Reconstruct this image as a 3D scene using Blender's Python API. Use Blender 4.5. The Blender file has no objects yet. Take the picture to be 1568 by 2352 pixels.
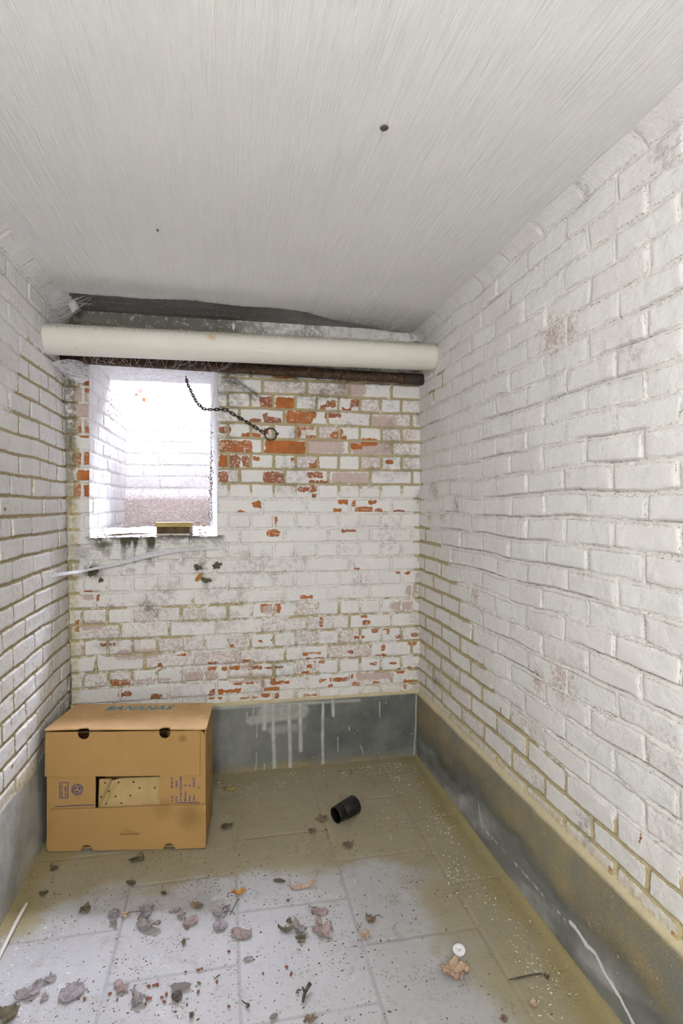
import bpy, bmesh, math, random
import numpy as np
from mathutils import Vector, Matrix

random.seed(7); RNG = np.random.default_rng(11)
SC = bpy.context.scene; COL = SC.collection

# ------------------------------------------------------------------ camera & survey helpers
FPX, CX, HZ, YAW, CAMZ = 1306.7, 784.0, 1160.0, math.radians(11.4), 1.315
SN, CS = math.sin(YAW), math.cos(YAW)
def ray(px, py):
    c = (px-CX)/FPX
    return np.array([SN+c*CS, CS-c*SN, (HZ-py)/FPX])
def at_z(px, py, z=0.0):
    d = ray(px, py); return d*((z-CAMZ)/d[2])+np.array([0, 0, CAMZ])
def at_y(px, py, y=2.85):
    d = ray(px, py); return d*(y/d[1])+np.array([0, 0, CAMZ])
def at_x(px, py, x=.99):
    d = ray(px, py); return d*(x/d[0])+np.array([0, 0, CAMZ])
def depth_floor(px, py): return CAMZ/((py-HZ)/FPX)

YB = 2.85          # brick face of the back wall
XR = 0.99          # brick face of the right wall
ZC = 2.213         # plaster ceiling
def XL(z): return -0.709-0.017*(z-.33)
YF = -1.25         # wall behind the viewer

cam = bpy.data.cameras.new('camera'); co = bpy.data.objects.new('camera', cam); COL.objects.link(co)
co.location = (0, 0, CAMZ); co.rotation_euler = (math.pi/2, 0, -YAW)
cam.sensor_fit = 'VERTICAL'; cam.sensor_height = 36; cam.sensor_width = 24; cam.lens = 20.0
cam.shift_y = -(1176-HZ)/2352; cam.clip_start = .02
SC.camera = co

# ------------------------------------------------------------------ noise on arrays
def _h(ix, iy, seed):
    n = (ix.astype(np.int64)*374761393+iy.astype(np.int64)*668265263+seed*974711) & 0xffffffff
    n = ((n ^ (n >> 13))*1274126177) & 0xffffffff
    n = (n ^ (n >> 16)) & 0xffffff
    return n/float(0xffffff)
def vn(x, y, seed=0):
    x = np.asarray(x, float); y = np.asarray(y, float)
    ix = np.floor(x); iy = np.floor(y); fx = x-ix; fy = y-iy
    fx = fx*fx*(3-2*fx); fy = fy*fy*(3-2*fy)
    ix = ix.astype(np.int64); iy = iy.astype(np.int64)
    a = _h(ix, iy, seed); b = _h(ix+1, iy, seed); c = _h(ix, iy+1, seed); d = _h(ix+1, iy+1, seed)
    return (a*(1-fx)+b*fx)*(1-fy)+(c*(1-fx)+d*fx)*fy
def fbm(x, y, o=4, seed=0):
    s = 0; a = .5; t = 0
    for k in range(o):
        s = s+a*vn(x*2**k, y*2**k, seed+k*17); t += a; a *= .5
    return s/t
def sst(x, a, b):
    t = np.clip((x-a)/(b-a), 0, 1); return t*t*(3-2*t)

# ------------------------------------------------------------------ object helpers
def link(o, parent=None):
    COL.objects.link(o)
    if parent is not None: o.parent = parent
    return o
def tag(o, label=None, cat=None, group=None, kind=None):
    if label: o['label'] = label
    if cat: o['category'] = cat
    if group: o['group'] = group
    if kind: o['kind'] = kind
    return o
def empty(name, loc=(0, 0, 0), rot=(0, 0, 0)):
    o = bpy.data.objects.new(name, None); o.location = loc; o.rotation_euler = rot; o.empty_display_size = .05
    return link(o)
def obj(name, bm, mat, parent=None, smooth=False):
    me = bpy.data.meshes.new(name)
    if isinstance(bm, bmesh.types.BMesh):
        bm.normal_update(); bm.to_mesh(me); bm.free()
    else:
        me.from_pydata(*bm)
    me.materials.append(mat)
    if smooth:
        me.polygons.foreach_set('use_smooth', [True]*len(me.polygons))
    return link(bpy.data.objects.new(name, me), parent)

class Sheets:
    """several displaced grids + plain quads gathered into one mesh with two colour attributes"""
    def __init__(s): s.v = []; s.f = []; s.a = []; s.b = []; s.n = 0; s.sm = []
    def grid(s, P, A, B, keep=None, flip=False):
        nu, nv = P.shape[:2]
        idx = np.arange(nu*nv).reshape(nu, nv)+s.n
        q = np.stack([idx[:-1, :-1], idx[1:, :-1], idx[1:, 1:], idx[:-1, 1:]], -1)
        if keep is not None: q = q[keep]
        q = q.reshape(-1, 4)
        if flip: q = q[:, ::-1]
        s.v.append(P.reshape(-1, 3)); s.f.append(q); s.a.append(A.reshape(-1, 4)); s.b.append(B.reshape(-1, 4))
        s.sm.append(np.ones(len(q), bool)); s.n += nu*nv
    def quads(s, verts, faces, a=(.02, -1, .5, 0), b=(0, 0, 0, 0)):
        verts = np.array(verts, float); n = len(verts)
        s.v.append(verts); s.f.append(np.array(faces)+s.n); s.sm.append(np.zeros(len(faces), bool))
        s.a.append(np.tile(np.array(a, float), (n, 1))); s.b.append(np.tile(np.array(b, float), (n, 1))); s.n += n
    def slab(s, lo, hi, **k):
        x0, y0, z0 = lo; x1, y1, z1 = hi
        v = [(x, y, z) for x in (x0, x1) for y in (y0, y1) for z in (z0, z1)]
        s.quads(v, [(0, 1, 3, 2), (4, 6, 7, 5), (0, 4, 5, 1), (2, 3, 7, 6), (0, 2, 6, 4), (1, 5, 7, 3)], **k)
    def build(s, name, mat):
        V = np.concatenate(s.v); F = np.concatenate(s.f).astype(np.int32); A = np.concatenate(s.a); B = np.concatenate(s.b)
        me = bpy.data.meshes.new(name)
        me.vertices.add(len(V)); me.vertices.foreach_set('co', V.astype(np.float32).ravel())
        me.loops.add(F.size); me.loops.foreach_set('vertex_index', F.ravel())
        me.polygons.add(len(F)); me.polygons.foreach_set('loop_start', np.arange(0, F.size, 4, dtype=np.int32))
        me.polygons.foreach_set('use_smooth', np.concatenate(s.sm))
        me.update(calc_edges=True)
        for nm, D in (('m1', A), ('m2', B)):
            at = me.attributes.new(nm, 'FLOAT_COLOR', 'POINT'); at.data.foreach_set('color', D.astype(np.float32).ravel())
        me.materials.append(mat)
        o = link(bpy.data.objects.new(name, me)); o['kind'] = 'structure'
        return o
def lin(a, b, step):
    return np.linspace(a, b, max(2, int(round(abs(b-a)/step))+1))

# ------------------------------------------------------------------ materials
class Mat:
    def __init__(s, name):
        s.m = bpy.data.materials.new(name); s.m.use_nodes = True; s.t = s.m.node_tree
        s.bs = s.t.nodes['Principled BSDF']; s._co = None
    def n(s, t, ins=None, **props):
        n = s.t.nodes.new(t)
        for k, v in props.items(): setattr(n, k, v)
        for k, v in (ins or {}).items(): s.put(n.inputs[k], v)
        return n
    def put(s, sock, v):
        if isinstance(v, bpy.types.NodeSocket): s.t.links.new(v, sock)
        elif v is not None:
            if sock.type == 'RGBA' and isinstance(v, (tuple, list)) and len(v) == 3: v = (*v, 1)
            sock.default_value = v
    def co(s):
        if s._co is None: s._co = s.n('ShaderNodeTexCoord').outputs['Object']
        return s._co
    def map(s, scale=(1, 1, 1), rot=(0, 0, 0)):
        return s.n('ShaderNodeMapping', {'Vector': s.co(), 'Scale': scale, 'Rotation': rot}).outputs[0]
    def noise(s, sc, det=3, rough=.55, vec=None, dist=0):
        det = min(det, 4 if vec is not None else max(1.5, math.log2(1100/sc)))
        return s.n('ShaderNodeTexNoise', {'Vector': vec or s.co(), 'Scale': sc, 'Detail': det, 'Roughness': rough, 'Distortion': dist}).outputs['Fac']
    def vor(s, sc, feature='F1', vec=None, out='Distance', rnd=1):
        return s.n('ShaderNodeTexVoronoi', {'Vector': vec or s.co(), 'Scale': sc, 'Randomness': rnd}, feature=feature).outputs[out]
    def ma(s, op, a, b=None, clamp=False):
        n = s.n('ShaderNodeMath', operation=op, use_clamp=clamp); s.put(n.inputs[0], a)
        if b is not None: s.put(n.inputs[1], b)
        return n.outputs[0]
    def mul(s, a, b): return s.ma('MULTIPLY', a, b)
    def add(s, a, b): return s.ma('ADD', a, b)
    def sub(s, a, b): return s.ma('SUBTRACT', a, b)
    def ss(s, x, a, b, lo=0, hi=1):
        return s.n('ShaderNodeMapRange', {0: x, 1: a, 2: b, 3: lo, 4: hi}, interpolation_type='SMOOTHSTEP').outputs[0]
    def mix(s, f, a, b, mode='MIX'):
        n = s.n('ShaderNodeMix', data_type='RGBA', blend_type=mode)
        s.put(n.inputs[0], f); s.put(n.inputs[6], a); s.put(n.inputs[7], b); return n.outputs[2]
    def attr(s, name):
        a = s.n('ShaderNodeAttribute', attribute_name=name)
        sp = s.n('ShaderNodeSeparateColor', {0: a.outputs['Color']})
        return sp.outputs[0], sp.outputs[1], sp.outputs[2], a.outputs['Alpha']
    def bump(s, h, strength=.4, dist=.002, prev=None):
        return s.n('ShaderNodeBump', {'Height': h, 'Strength': strength, 'Distance': dist, 'Normal': prev}).outputs[0]
    def out(s, color=None, rough=.8, normal=None, spec=.3, **k):
        s.put(s.bs.inputs['Base Color'], color); s.put(s.bs.inputs['Roughness'], rough)
        s.put(s.bs.inputs['Normal'], normal); s.put(s.bs.inputs['Specular IOR Level'], spec)
        for a, v in k.items(): s.put(s.bs.inputs[a.replace('_', ' ')], v)
        return s.m

def mat_brick():
    """whitewashed brick. m1 = (joint sdf, chip sdf, brick random, bare mortar), m2 = (grime, ochre dusting, thin paint, painted joint shade)"""
    M = Mat('whitewashed_brick')
    d, chip, rnd, bare = M.attr('m1'); grime, ochre, thin, pale = M.attr('m2')
    nf = M.noise(170, 4, .6); nm = M.noise(45, 5, .65); nl = M.noise(9, 3); nc = M.noise(85, 6, .7, dist=.4)
    paint = M.mix(nl, (.69, .685, .675), (.785, .775, .76))
    paint = M.mix(M.mul(M.ss(rnd, .35, 1), .45), paint, (.70, .675, .665))
    paint = M.mix(M.mul(M.ss(nm, .52, .75), .22), paint, (.60, .57, .55))
    # scattered small flakes off the paint
    fl = M.mul(M.ss(M.noise(64, 7, .72, dist=.5), .615, .66), M.ss(M.add(thin, M.mul(nl, .3)), .3, .9))
    brick = M.mix(M.ss(nm, .3, .7), (.41, .140, .034), (.31, .105, .036))
    brick = M.mix(M.ss(rnd, .35, .95), brick, (.27, .105, .06))
    brick = M.mix(M.mul(M.ss(nf, .55, .75), .55), brick, (.52, .25, .14))
    thinc = M.mix(nm, (.40, .295, .265), (.59, .51, .475))
    c = M.mix(M.mul(M.ss(M.add(M.add(M.mul(nc, .75), M.mul(nm, .3)), M.mul(thin, .42)), .64, .84), M.ss(thin, .02, .4)), paint, thinc)
    c = M.mix(M.mul(fl, .75), c, (.36, .22, .16))
    ch = M.ss(M.add(chip, M.mul(M.sub(nc, .5), .021)), -.0004, .0006)
    smear = M.mul(M.ss(M.noise(55, 7, .75, dist=.8), .53, .60), .8)
    bc = M.mix(M.mul(smear, M.ss(rnd, .1, .6)), brick, (.66, .56, .50))
    c = M.mix(ch, c, bc)
    # mortar
    mor = M.mix(nm, (.33, .27, .145), (.47, .41, .265)); mor = M.mix(M.ss(nf, .6, .8), mor, (.25, .20, .11))
    morp = M.mix(M.mul(nm, .6), paint, (.62, .60, .54))
    bm_ = M.ss(M.add(bare, M.mul(M.sub(M.noise(30, 6, .72, dist=.4), .5), 2.0)), .38, .62)
    morc = M.mix(bm_, morp, mor)
    jm = M.ss(M.add(d, M.mul(M.sub(nc, .5), .006)), .0012, -.0012)
    c = M.mix(jm, c, morc)
    # a dark crevice along the lip of the brick where the wash has cracked
    lip = M.mul(M.ss(M.ma('ABSOLUTE', M.add(d, M.mul(M.sub(nc, .5), .008))), .0012, .0004), M.ss(nm, .46, .62))
    c = M.mix(M.mul(lip, .7), c, (.17, .145, .10))
    c = M.mix(M.mul(M.ss(M.add(pale, M.mul(M.sub(nc, .5), 1.1)), .45, .85), .85), c, (.16, .145, .115))  # shade under the bricks painted as a dark tone in the joints
    nj = M.mul(M.ss(d, .009, .0005), M.ss(M.noise(150, 6, .75), .55, .64))
    c = M.mix(M.mul(nj, M.ss(M.noise(6, 4, .6), .42, .62, .08, .75)), c, (.17, .145, .095))
    c = M.mix(M.mul(ochre, M.ss(nm, .25, .7)), c, (.47, .40, .21))
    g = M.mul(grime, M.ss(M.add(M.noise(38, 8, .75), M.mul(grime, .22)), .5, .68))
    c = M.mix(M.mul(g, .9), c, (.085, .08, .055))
    sp = M.mul(M.ss(M.noise(230, 5, .7), .67, .72), .5)
    c = M.mix(sp, c, (.25, .2, .14))
    b = M.bump(nf, .4, .002); b = M.bump(nm, .6, .004, b); b = M.bump(M.noise(1, 5, .7, vec=M.map((30, 30, 140))), .3, .003, b); b = M.bump(ch, .6, -.0012, b)
    return M.out(c, .88, b, .15)

def mat_plaster():
    """ceiling: m1 = (bare sdf, soot, corner, -)"""
    M = Mat('brushed_plaster')
    e, grey_shade, cor, board = M.attr('m1')
    st = M.noise(1, 6, .7, vec=M.map((120, 3.2, 1)), dist=.3); st2 = M.noise(1, 4, .6, vec=M.map((38, 1.6, 1)), dist=.3)
    nl = M.noise(2.6, 4, .6); nm = M.noise(30, 5, .65)
    c = M.mix(nl, (.79, .785, .78), (.86, .855, .845))
    c = M.mix(M.mul(M.ss(st, .48, .7), .45), c, (.87, .86, .80))
    c = M.mix(M.mul(M.ss(st2, .55, .8), .16), c, (.57, .58, .58))
    c = M.mix(M.mul(grey_shade, M.ss(nm, .2, .75)), c, (.19, .20, .175))  # smoky grey paint mixed with painted corner darkness
    dark = M.mix(M.noise(1, 6, .7, vec=M.map((9, 75, 9))), (.085, .085, .075), (.27, .255, .235))
    dark = M.mix(M.mul(M.ss(M.noise(60, 5, .7), .62, .68), .8), dark, (.62, .61, .57))
    dark = M.mix(board, dark, (.33, .335, .32))
    ed = M.add(e, M.mul(M.sub(M.noise(60, 5, .7), .5), .028))
    c = M.mix(M.ss(ed, -.0006, .0008), c, dark)
    c = M.mix(M.mul(M.ss(M.noise(90, 4, .7), .72, .75), .6), c, (.25, .23, .2))
    b = M.bump(st, .6, .009); b = M.bump(st2, .4, .012, b); b = M.bump(nm, .22, .002, b)
    return M.out(c, .85, b, .15)

def mat_cement():
    """plinth: m1 = (white runs, ochre dusting, dark tone, grey wash), m2 = (white crack,..)"""
    M = Mat('grey_cement_render')
    runs, ochre, dark, wash = M.attr('m1'); crack, top, _, _ = M.attr('m2')
    nl = M.noise(7, 5, .6); nm = M.noise(40, 5, .65); nf = M.noise(210, 3, .6)
    c = M.mix(nl, (.125, .13, .122), (.235, .24, .222))
    c = M.mix(M.mul(M.ss(nm, .55, .75), .3), c, (.26, .26, .24))
    c = M.mix(M.mul(dark, M.ss(nl, .25, .7)), c, (.06, .064, .062))
    c = M.mix(M.mul(wash, M.ss(nl, .3, .75)), c, (.42, .43, .42))
    oc = M.mul(ochre, M.ss(M.add(M.mul(nf, .55), M.mul(nl, .45)), .36, .6))
    c = M.mix(oc, c, (.30, .24, .115))
    c = M.mix(M.mul(runs, M.ss(nm, .05, .5)), c, (.60, .61, .57))
    c = M.mix(M.ss(M.add(crack, M.mul(M.sub(nm, .5), .9)), .5, .8), c, (.70, .71, .72))
    c = M.mix(M.mul(M.ss(M.noise(95, 2, .5), .735, .75), .8), c, (.68, .68, .64))
    c = M.mix(top, c, M.mix(nm, (.40, .325, .165), (.60, .55, .42)))
    b = M.bump(nf, .3, .0012); b = M.bump(nm, .35, .003, b)
    return M.out(c, .8, b, .25)

def mat_floor():
    """m1 = (tile joint sdf, dust, yellow sand, dark damp)"""
    M = Mat('dusty_concrete_tiles')
    j, dust_shade, sand, damp = M.attr('m1')
    nl = M.noise(4.5, 5, .6); nm = M.noise(26, 6, .68); nf = M.noise(190, 4, .65)
    c = M.mix(nl, (.335, .335, .34), (.45, .447, .452))
    c = M.mix(M.mul(M.ss(nm, .5, .72), .6), c, (.33, .32, .31))
    c = M.mix(M.mul(M.ss(M.noise(11, 7, .72, dist=.6), .54, .70), .6), c, (.25, .225, .19))
    c = M.mix(M.mul(M.ss(M.noise(8, 6, .7, dist=.3), .60, .72), .5), c, (.58, .58, .58))
    jl = M.mul(M.ss(M.add(j, M.mul(M.sub(nm, .5), .004)), .008, .002), M.ss(nl, .2, .5))
    c = M.mix(M.mul(jl, .55), c, (.23, .235, .23))
    c = M.mix(M.mul(damp, M.ss(nl, .3, .62)), c, (.185, .18, .155))
    dc = M.mix(nm, (.235, .20, .120), (.34, .297, .195))
    c = M.mix(M.mul(M.ss(M.add(dust_shade, M.mul(M.sub(nm, .5), .5)), .12, .75), .93), c, dc)  # tan dust, also carrying the shaded-floor tone painted into the colour
    c = M.mix(M.mul(sand, M.ss(M.add(nm, sand), .6, 1.1)), c, M.mix(nf, (.195, .155, .068), (.34, .285, .145)))
    s1 = M.ss(M.add(M.noise(105, 6, .8), M.mul(M.sub(M.noise(14, 4, .6), .5), .25)), .60, .645)
    c = M.mix(M.mul(s1, M.ss(M.noise(7, 4), .36, .58, .15, .85)), c, (.17, .15, .11))
    c = M.mix(M.mul(M.ss(nf, .68, .72), .5), c, (.62, .6, .52))
    b = M.bump(nf, .35, .0015); b = M.bump(nm, .3, .004, b)
    return M.out(c, .72, b, .3)

def simple(name, c1, c2, sc=20, rough=.7, spec=.3, bump=.2, bd=.002, stretch=None, **k):
    M = Mat(name)
    v = M.map(stretch) if stretch else None
    n = M.noise(sc, 5, .65, vec=v)
    return M.out(M.mix(M.ss(n, .3, .7), c1, c2), rough, M.bump(n, bump, bd), spec, **k)

BRICK = mat_brick(); PLASTER = mat_plaster(); CEMENT = mat_cement(); FLOORM = mat_floor()

# ------------------------------------------------------------------ brick coursing
Z0, PITCH, BL = 1.5712, .0745, .2225
def coursing(U, V, kind, ph, jh=.0052, seed=0, wav=.007, full=False):
    """signed distance to the brick edge and three random numbers per brick"""
    u = U+wav*(fbm(U*5, V*5, 3, seed+1)-.5)*2+.004*(fbm(U*40, V*40, 3, seed+9)-.5)
    v = V+wav*.9*(fbm(U*3.3+9, V*6, 3, seed+5)-.5)*2+.0045*(fbm(U*38+5, V*38, 3, seed+12)-.5)
    r = np.floor((v-Z0)/PITCH).astype(int); lv = (v-Z0)-r*PITCH
    if kind == 'english':
        hd = (r % 2) == 1
        L = np.where(hd, BL/2, BL)
        off = np.where(hd, ph+BL/4, np.where(r % 4 == 0, ph, ph+BL/2))
    else:
        L = np.full(u.shape, BL); off = np.where(r % 2 == 0, ph, ph+BL/2)+.02*(_h(r, r*0+3, seed)-.5)
    k = np.floor((u-off)/L).astype(int); lu = (u-off)-k*L
    kk = k+r*977
    r1 = _h(kk, r, seed+31); r2 = _h(kk, r, seed+47); r3 = _h(kk, r, seed+63)
    hx = L/2-jh-.003*r3; hz = PITCH/2-jh-.0022*r2
    qx = np.abs(lu-L/2)-hx; qz = np.abs(lv-PITCH/2)-hz; rr = .006
    d = -(np.hypot(np.maximum(qx+rr, 0), np.maximum(qz+rr, 0))+np.minimum(np.maximum(qx, qz)+rr, 0)-rr)
    return (d, r1, r2, r3, lv) if full else (d, r1, r2, r3)
def rect_sdf(U, V, x0, x1, z0, z1, r=.006):
    qx = np.abs(U-(x0+x1)/2)-(x1-x0)/2; qz = np.abs(V-(z0+z1)/2)-(z1-z0)/2
    return -(np.hypot(np.maximum(qx+r, 0), np.maximum(qz+r, 0))+np.minimum(np.maximum(qx, qz)+r, 0)-r)
def relief(U, V, d, r1, r2, depth, soft, seed, lump=.006):
    h = depth*(sst(d, -soft, soft)-1)+(r1-.5)*.004*(d > -.002)
    return h+lump*(fbm(U*7, V*7, 4, seed+70)-.5)+.0022*(fbm(U*55, V*55, 3, seed+80)-.5)

# ================================================================== BACK WALL
WX0, WX1, WZ0, WZ1 = -.632, -.043, 1.160, 2.010     # window opening
step = .003
u = lin(-.80, 1.02, step); v = lin(.30, 2.28, step)
U, V = np.meshgrid(u, v, indexing='ij')
d, r1, r2, r3 = coursing(U, V, 'english', .1725, seed=3, wav=.005)
chip = np.full(U.shape, -1.0)
def chips2(lst, ox, oy, sc, grow=.002):
    global chip
    for (x0, x1, y0, y1) in lst:
        a = at_y(ox+x0/sc, oy+y1/sc); b = at_y(ox+x1/sc, oy+y0/sc)
        lo = -grow; w = b[0]-a[0]; h = b[2]-a[2]
        s = rect_sdf(U, V, a[0]+lo, b[0]-lo, a[2]+lo, b[2]-lo, min(.012, .45*min(w, h)))
        chip = np.maximum(chip, s)
chips2([(335,578,768,843),(62,255,765,832),(402,517,507,575),(305,380,503,568),(330,435,625,658),(330,350,600,640),(465,640,590,620),(465,620,605,660),
 (530,550,683,748),(530,635,683,695),(585,640,735,748),(60,125,680,720),(60,185,855,925),(198,245,858,920),(330,450,955,1020),(60,108,950,1015),
 (590,685,955,985),(600,715,1005,1027),(535,645,1043,1068),(615,645,1085,1105),(262,318,1130,1165),(172,212,1183,1200),(878,985,1165,1195),
 (990,1035,1173,1197),(1040,1068,1190,1203),(778,832,1123,1140),(860,880,1125,1155),(748,790,1175,1188),(955,1000,1126,1142),(345,420,1300,1335),
 (385,408,1215,1300),(800,880,1299,1311),(668,700,550,582),(700,760,525,560),(800,850,570,585),(915,1005,755,790),(850,915,785,812),(730,770,715,750),
 (785,800,695,755),(800,820,735,755),(395,510,355,388),(830,885,395,415),(1060,1100,885,900),(945,985,928,940),(330,360,690,715),(640,660,880,930),
 (490,515,862,880),(240,310,635,650),(200,310,720,740),(270,300,862,878),(1115,1170,1185,1200),(850,900,520,560),(600,650,905,930),(700,790,600,625)], 480, 720, 2.613)
chips2([(545,620,230,248),(580,600,267,275),(310,425,278,290),(310,322,280,335),(410,425,280,335),(205,345,360,373),(665,678,360,412),(925,968,382,405),
 (915,945,345,362),(975,1010,425,452),(1025,1080,422,438),(1062,1080,430,465),(870,930,472,488),(1192,1245,495,528),(1210,1250,455,480),(1120,1155,470,483),
 (1032,1052,530,562),(1000,1058,582,602),(830,860,560,578),(600,665,570,582),(567,592,574,588),(624,692,600,638),(585,610,603,622),(587,617,645,665),
 (560,600,688,704),(725,835,720,747),(668,705,730,747),(850,862,690,730),(1128,1240,660,680),(1130,1170,675,697),(1170,1180,740,790),(1175,1250,740,752),
 (375,395,700,765),(395,480,742,762),(245,315,655,675),(205,240,615,632),(75,185,655,680),(0,48,625,680),(335,440,655,668),(150,260,752,765),(50,185,790,820),
 (50,85,800,855),(312,420,780,810),(312,360,800,845),(380,420,810,845),(570,640,822,835),(720,740,765,780),(860,900,755,768),(190,290,838,850),(0,40,795,850),
 (290,320,495,512),(365,385,490,503),(130,150,525,540),(985,1020,748,757),(1085,1120,632,640),(965,1000,636,644),(870,900,62,74),(1125,1140,85,95),(1180,1205,88,98)], 480, 1280, 2.613)
chips2([(165,205,1040,1062),(178,207,1082,1108),(168,206,1112,1142),(180,206,980,1004),(195,207,860,900),(170,205,1062,1070),(172,182,1425,1452),(254,302,1562,1576),
 (270,300,1590,1600),(345,372,1595,1606),(185,215,1358,1366),(215,228,1360,1380),(232,262,1478,1484),(390,425,1503,1508),(362,372,1525,1540),(590,600,1153,1165),(215,225,1530,1540)], 0, 0, 1)
chip = np.minimum(chip, d+.004)
# thin worn paint (pinkish) and where bare mortar shows
def blob(px0, px1, py0, py1, soft=.05):
    a = at_y(px0, py1); b = at_y(px1, py0)
    return np.clip(.5+rect_sdf(U, V, a[0], b[0], a[2], b[2], .03)/soft, 0, 1)
band = np.maximum(blob(505, 960, 860, 1130, .08), blob(170, 960, 1360, 1620, .10))
cellr = sst(r2, .25, .8)
thin = np.clip(band*(.06+.36*cellr)+.12*fbm(U*3, V*3, 3, 77), 0, 1)
chip = chip+.016*(fbm(U*45, V*45, 3, 123)-.5)
for (a0, a1, b0, b1) in [(262,368,1488,1517),(185,232,1354,1380),(595,645,1383,1410),(180,243,1424,1450),(510,590,1512,1540),(420,500,1540,1572),(525,615,1545,1572),
     (700,790,1008,1042),(805,900,1010,1046),(850,915,955,985),(730,760,890,915),(780,840,870,910),(930,958,1340,1370),(895,950,1380,1405),(815,905,1540,1565),(168,205,880,1000),(760,850,1085,1112),(210,400,1555,1575)]:
    thin = np.maximum(thin, blob(a0, a1, b0, b1, .03)*.95)
bare = np.clip(band*(.40+.32*sst(V, 1.2, 1.4))+.10+.7*(fbm(U*5, V*5, 4, 90)-.5), 0, 1)
bare = np.maximum(bare, sst(U, .93, .985)*.8); bare = np.maximum(bare, sst(U, -.66, -.69)*.9)
bare *= 1-.75*blob(520, 930, 1180, 1330, .1)
dsill = WZ0-V; inx = sst(U, WX0-.05, WX0+.02)*sst(U, WX1+.05, WX1-.0)
streak = sst(fbm(U*28, V*1.5, 3, 41), .5, .72)
grime = inx*(dsill > -.01)*(np.exp(-np.maximum(dsill, 0)/.035)*1.0+.95*streak*np.exp(-np.maximum(dsill, 0)/.16))
cb = lambda cx, cz, r: np.exp(-(((U-cx)**2+(V-cz)**2)/r**2))
for (x, y, r, a) in [(235,1252,.055,1),(213,1312,.05,.95),(340,1393,.045,.8),(463,1300,.04,.75),(300,1310,.03,.6),(420,1290,.04,.5),(530,880,.09,.7),(250,1395,.03,.5),(580,905,.05,.5),(640,860,.05,.45),(945,1420,.04,.4),(800,975,.03,.4)]:
    p = at_y(x, y); grime = np.maximum(grime, a*cb(p[0], p[2], r))
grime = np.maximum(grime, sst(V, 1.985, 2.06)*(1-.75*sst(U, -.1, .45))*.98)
grime = np.maximum(grime, sst(U, -.675, -.70)*.75*sst(V, 1.05, 1.6)); grime = np.maximum(grime, .55*sst(U, .955, .985)*sst(fbm(U*3, V*9, 3, 5), .42, .6))
grime = np.maximum(grime, (.36+.25*sst(V, 1.72, 1.9))*sst(fbm(U*6, V*6, 5, 15), .45, .68))
ochre = np.clip(sst(U, -.66, -.70)*.9*sst(V, 1.9, 1.5)+.5*sst(V, .42, .335)*sst(fbm(U*9, V*9, 3, 2), .4, .6)+.35*sst(U, .93, .99)*sst(V, 1.5, .8), 0, 1)
crev = np.exp(-((np.mod(V-Z0+.004*(fbm(U*20, V*20, 3, 5)-.5), PITCH)-.004)/.003)**2)*sst(fbm(U*7, V*11, 3, 29), .50, .68)*.55  # mask for dark shade painted along the bed joints
h = relief(U, V, d, r1, r2, .0065, .005, 3)-.0012*(chip > 0)
h -= .01*grime*fbm(U*60, V*60, 3, 8)*sst(dsill, .12, .0)*(dsill > 0)
P = np.stack([U, YB-h, V], -1)
# ragged opening edge
um = (u[:-1]+u[1:])/2; vm = (v[:-1]+v[1:])/2; UM, VM = np.meshgrid(um, vm, indexing='ij')
keep = ~((UM > WX0) & (UM < WX1) & (VM > WZ0) & (VM < WZ1))
S = Sheets()
S.grid(P, np.stack([d, chip, r1, bare], -1), np.stack([grime, ochre, thin, crev], -1), keep)
# the thickness of the wall round the opening
def reveal(S, fn, a, b, c, e, kind, ph, seed, nrm, st=.005, grime=.12, thin=.35, dep=.005, bare=.25):
    uu = lin(a, b, st); vv = lin(c, e, st); A, B = np.meshgrid(uu, vv, indexing='ij')
    if kind: dd, q1, q2, q3 = coursing(A, B, kind, ph, seed=seed)
    else: dd = np.full(A.shape, .02); q1 = q2 = np.full(A.shape, .5)
    hh = relief(A, B, dd, q1, q2, dep, .005, seed, .008)
    X = fn(A, B)+hh[..., None]*np.array(nrm)
    z = np.zeros(A.shape)
    S.grid(X, np.stack([dd, z-1+(q2 > .93)*1.0*0, q1, z+bare], -1), np.stack([z+grime, z, z+thin*sst(q2, .3, .9), z], -1))
YW = 3.36; NX1 = -.094
reveal(S, lambda A, B: np.stack([A*0+WX0, A, B], -1), YB, YW, WZ0-.01, WZ1+.02, 'run', .05, 21, (1, 0, 0))
reveal(S, lambda A, B: np.stack([WX1+(A-YB)/(YW-YB)*(NX1-WX1), A, B], -1), YB, YW, WZ0-.01, WZ1+.02, None, 0, 22, (-1, 0, 0), thin=.8)
reveal(S, lambda A, B: np.stack([A, B, A*0+WZ1-.0*B], -1), WX0-.01, WX1+.01, YB-.001, YW, None, 0, 23, (0, 0, -1), thin=.6, grime=.3)
reveal(S, lambda A, B: np.stack([A, B-.010*sst(B, YB+.02, YB)*(fbm(A*45, B*0, 4, 14)-.35), WZ0+.055*(B-YB)+.016*(fbm(A*9, B*9, 4, 4)-.5)+.008*(fbm(A*60, B*60, 3, 4)-.5)], -1), WX0, WX1, YB-.001, YW+.06, None, 0, 24, (0, 0, 1), thin=.4, grime=.35)
# masonry body around the opening
for lo, hi in [((-.95, YB+.03, -.05), (WX0-.02, YW-.02, 3.2)), ((WX1+.02, YB+.03, -.05), (1.2, YW-.02, 3.2)),
               ((WX0-.03, YB+.03, -.05), (WX1+.03, YW-.02, WZ0-.02)), ((WX0-.03, YB+.03, WZ1+.02), (WX1+.03, YW-.002, 3.2))]:
    S.slab(lo, hi)
S.build('wall_back', BRICK)

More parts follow.
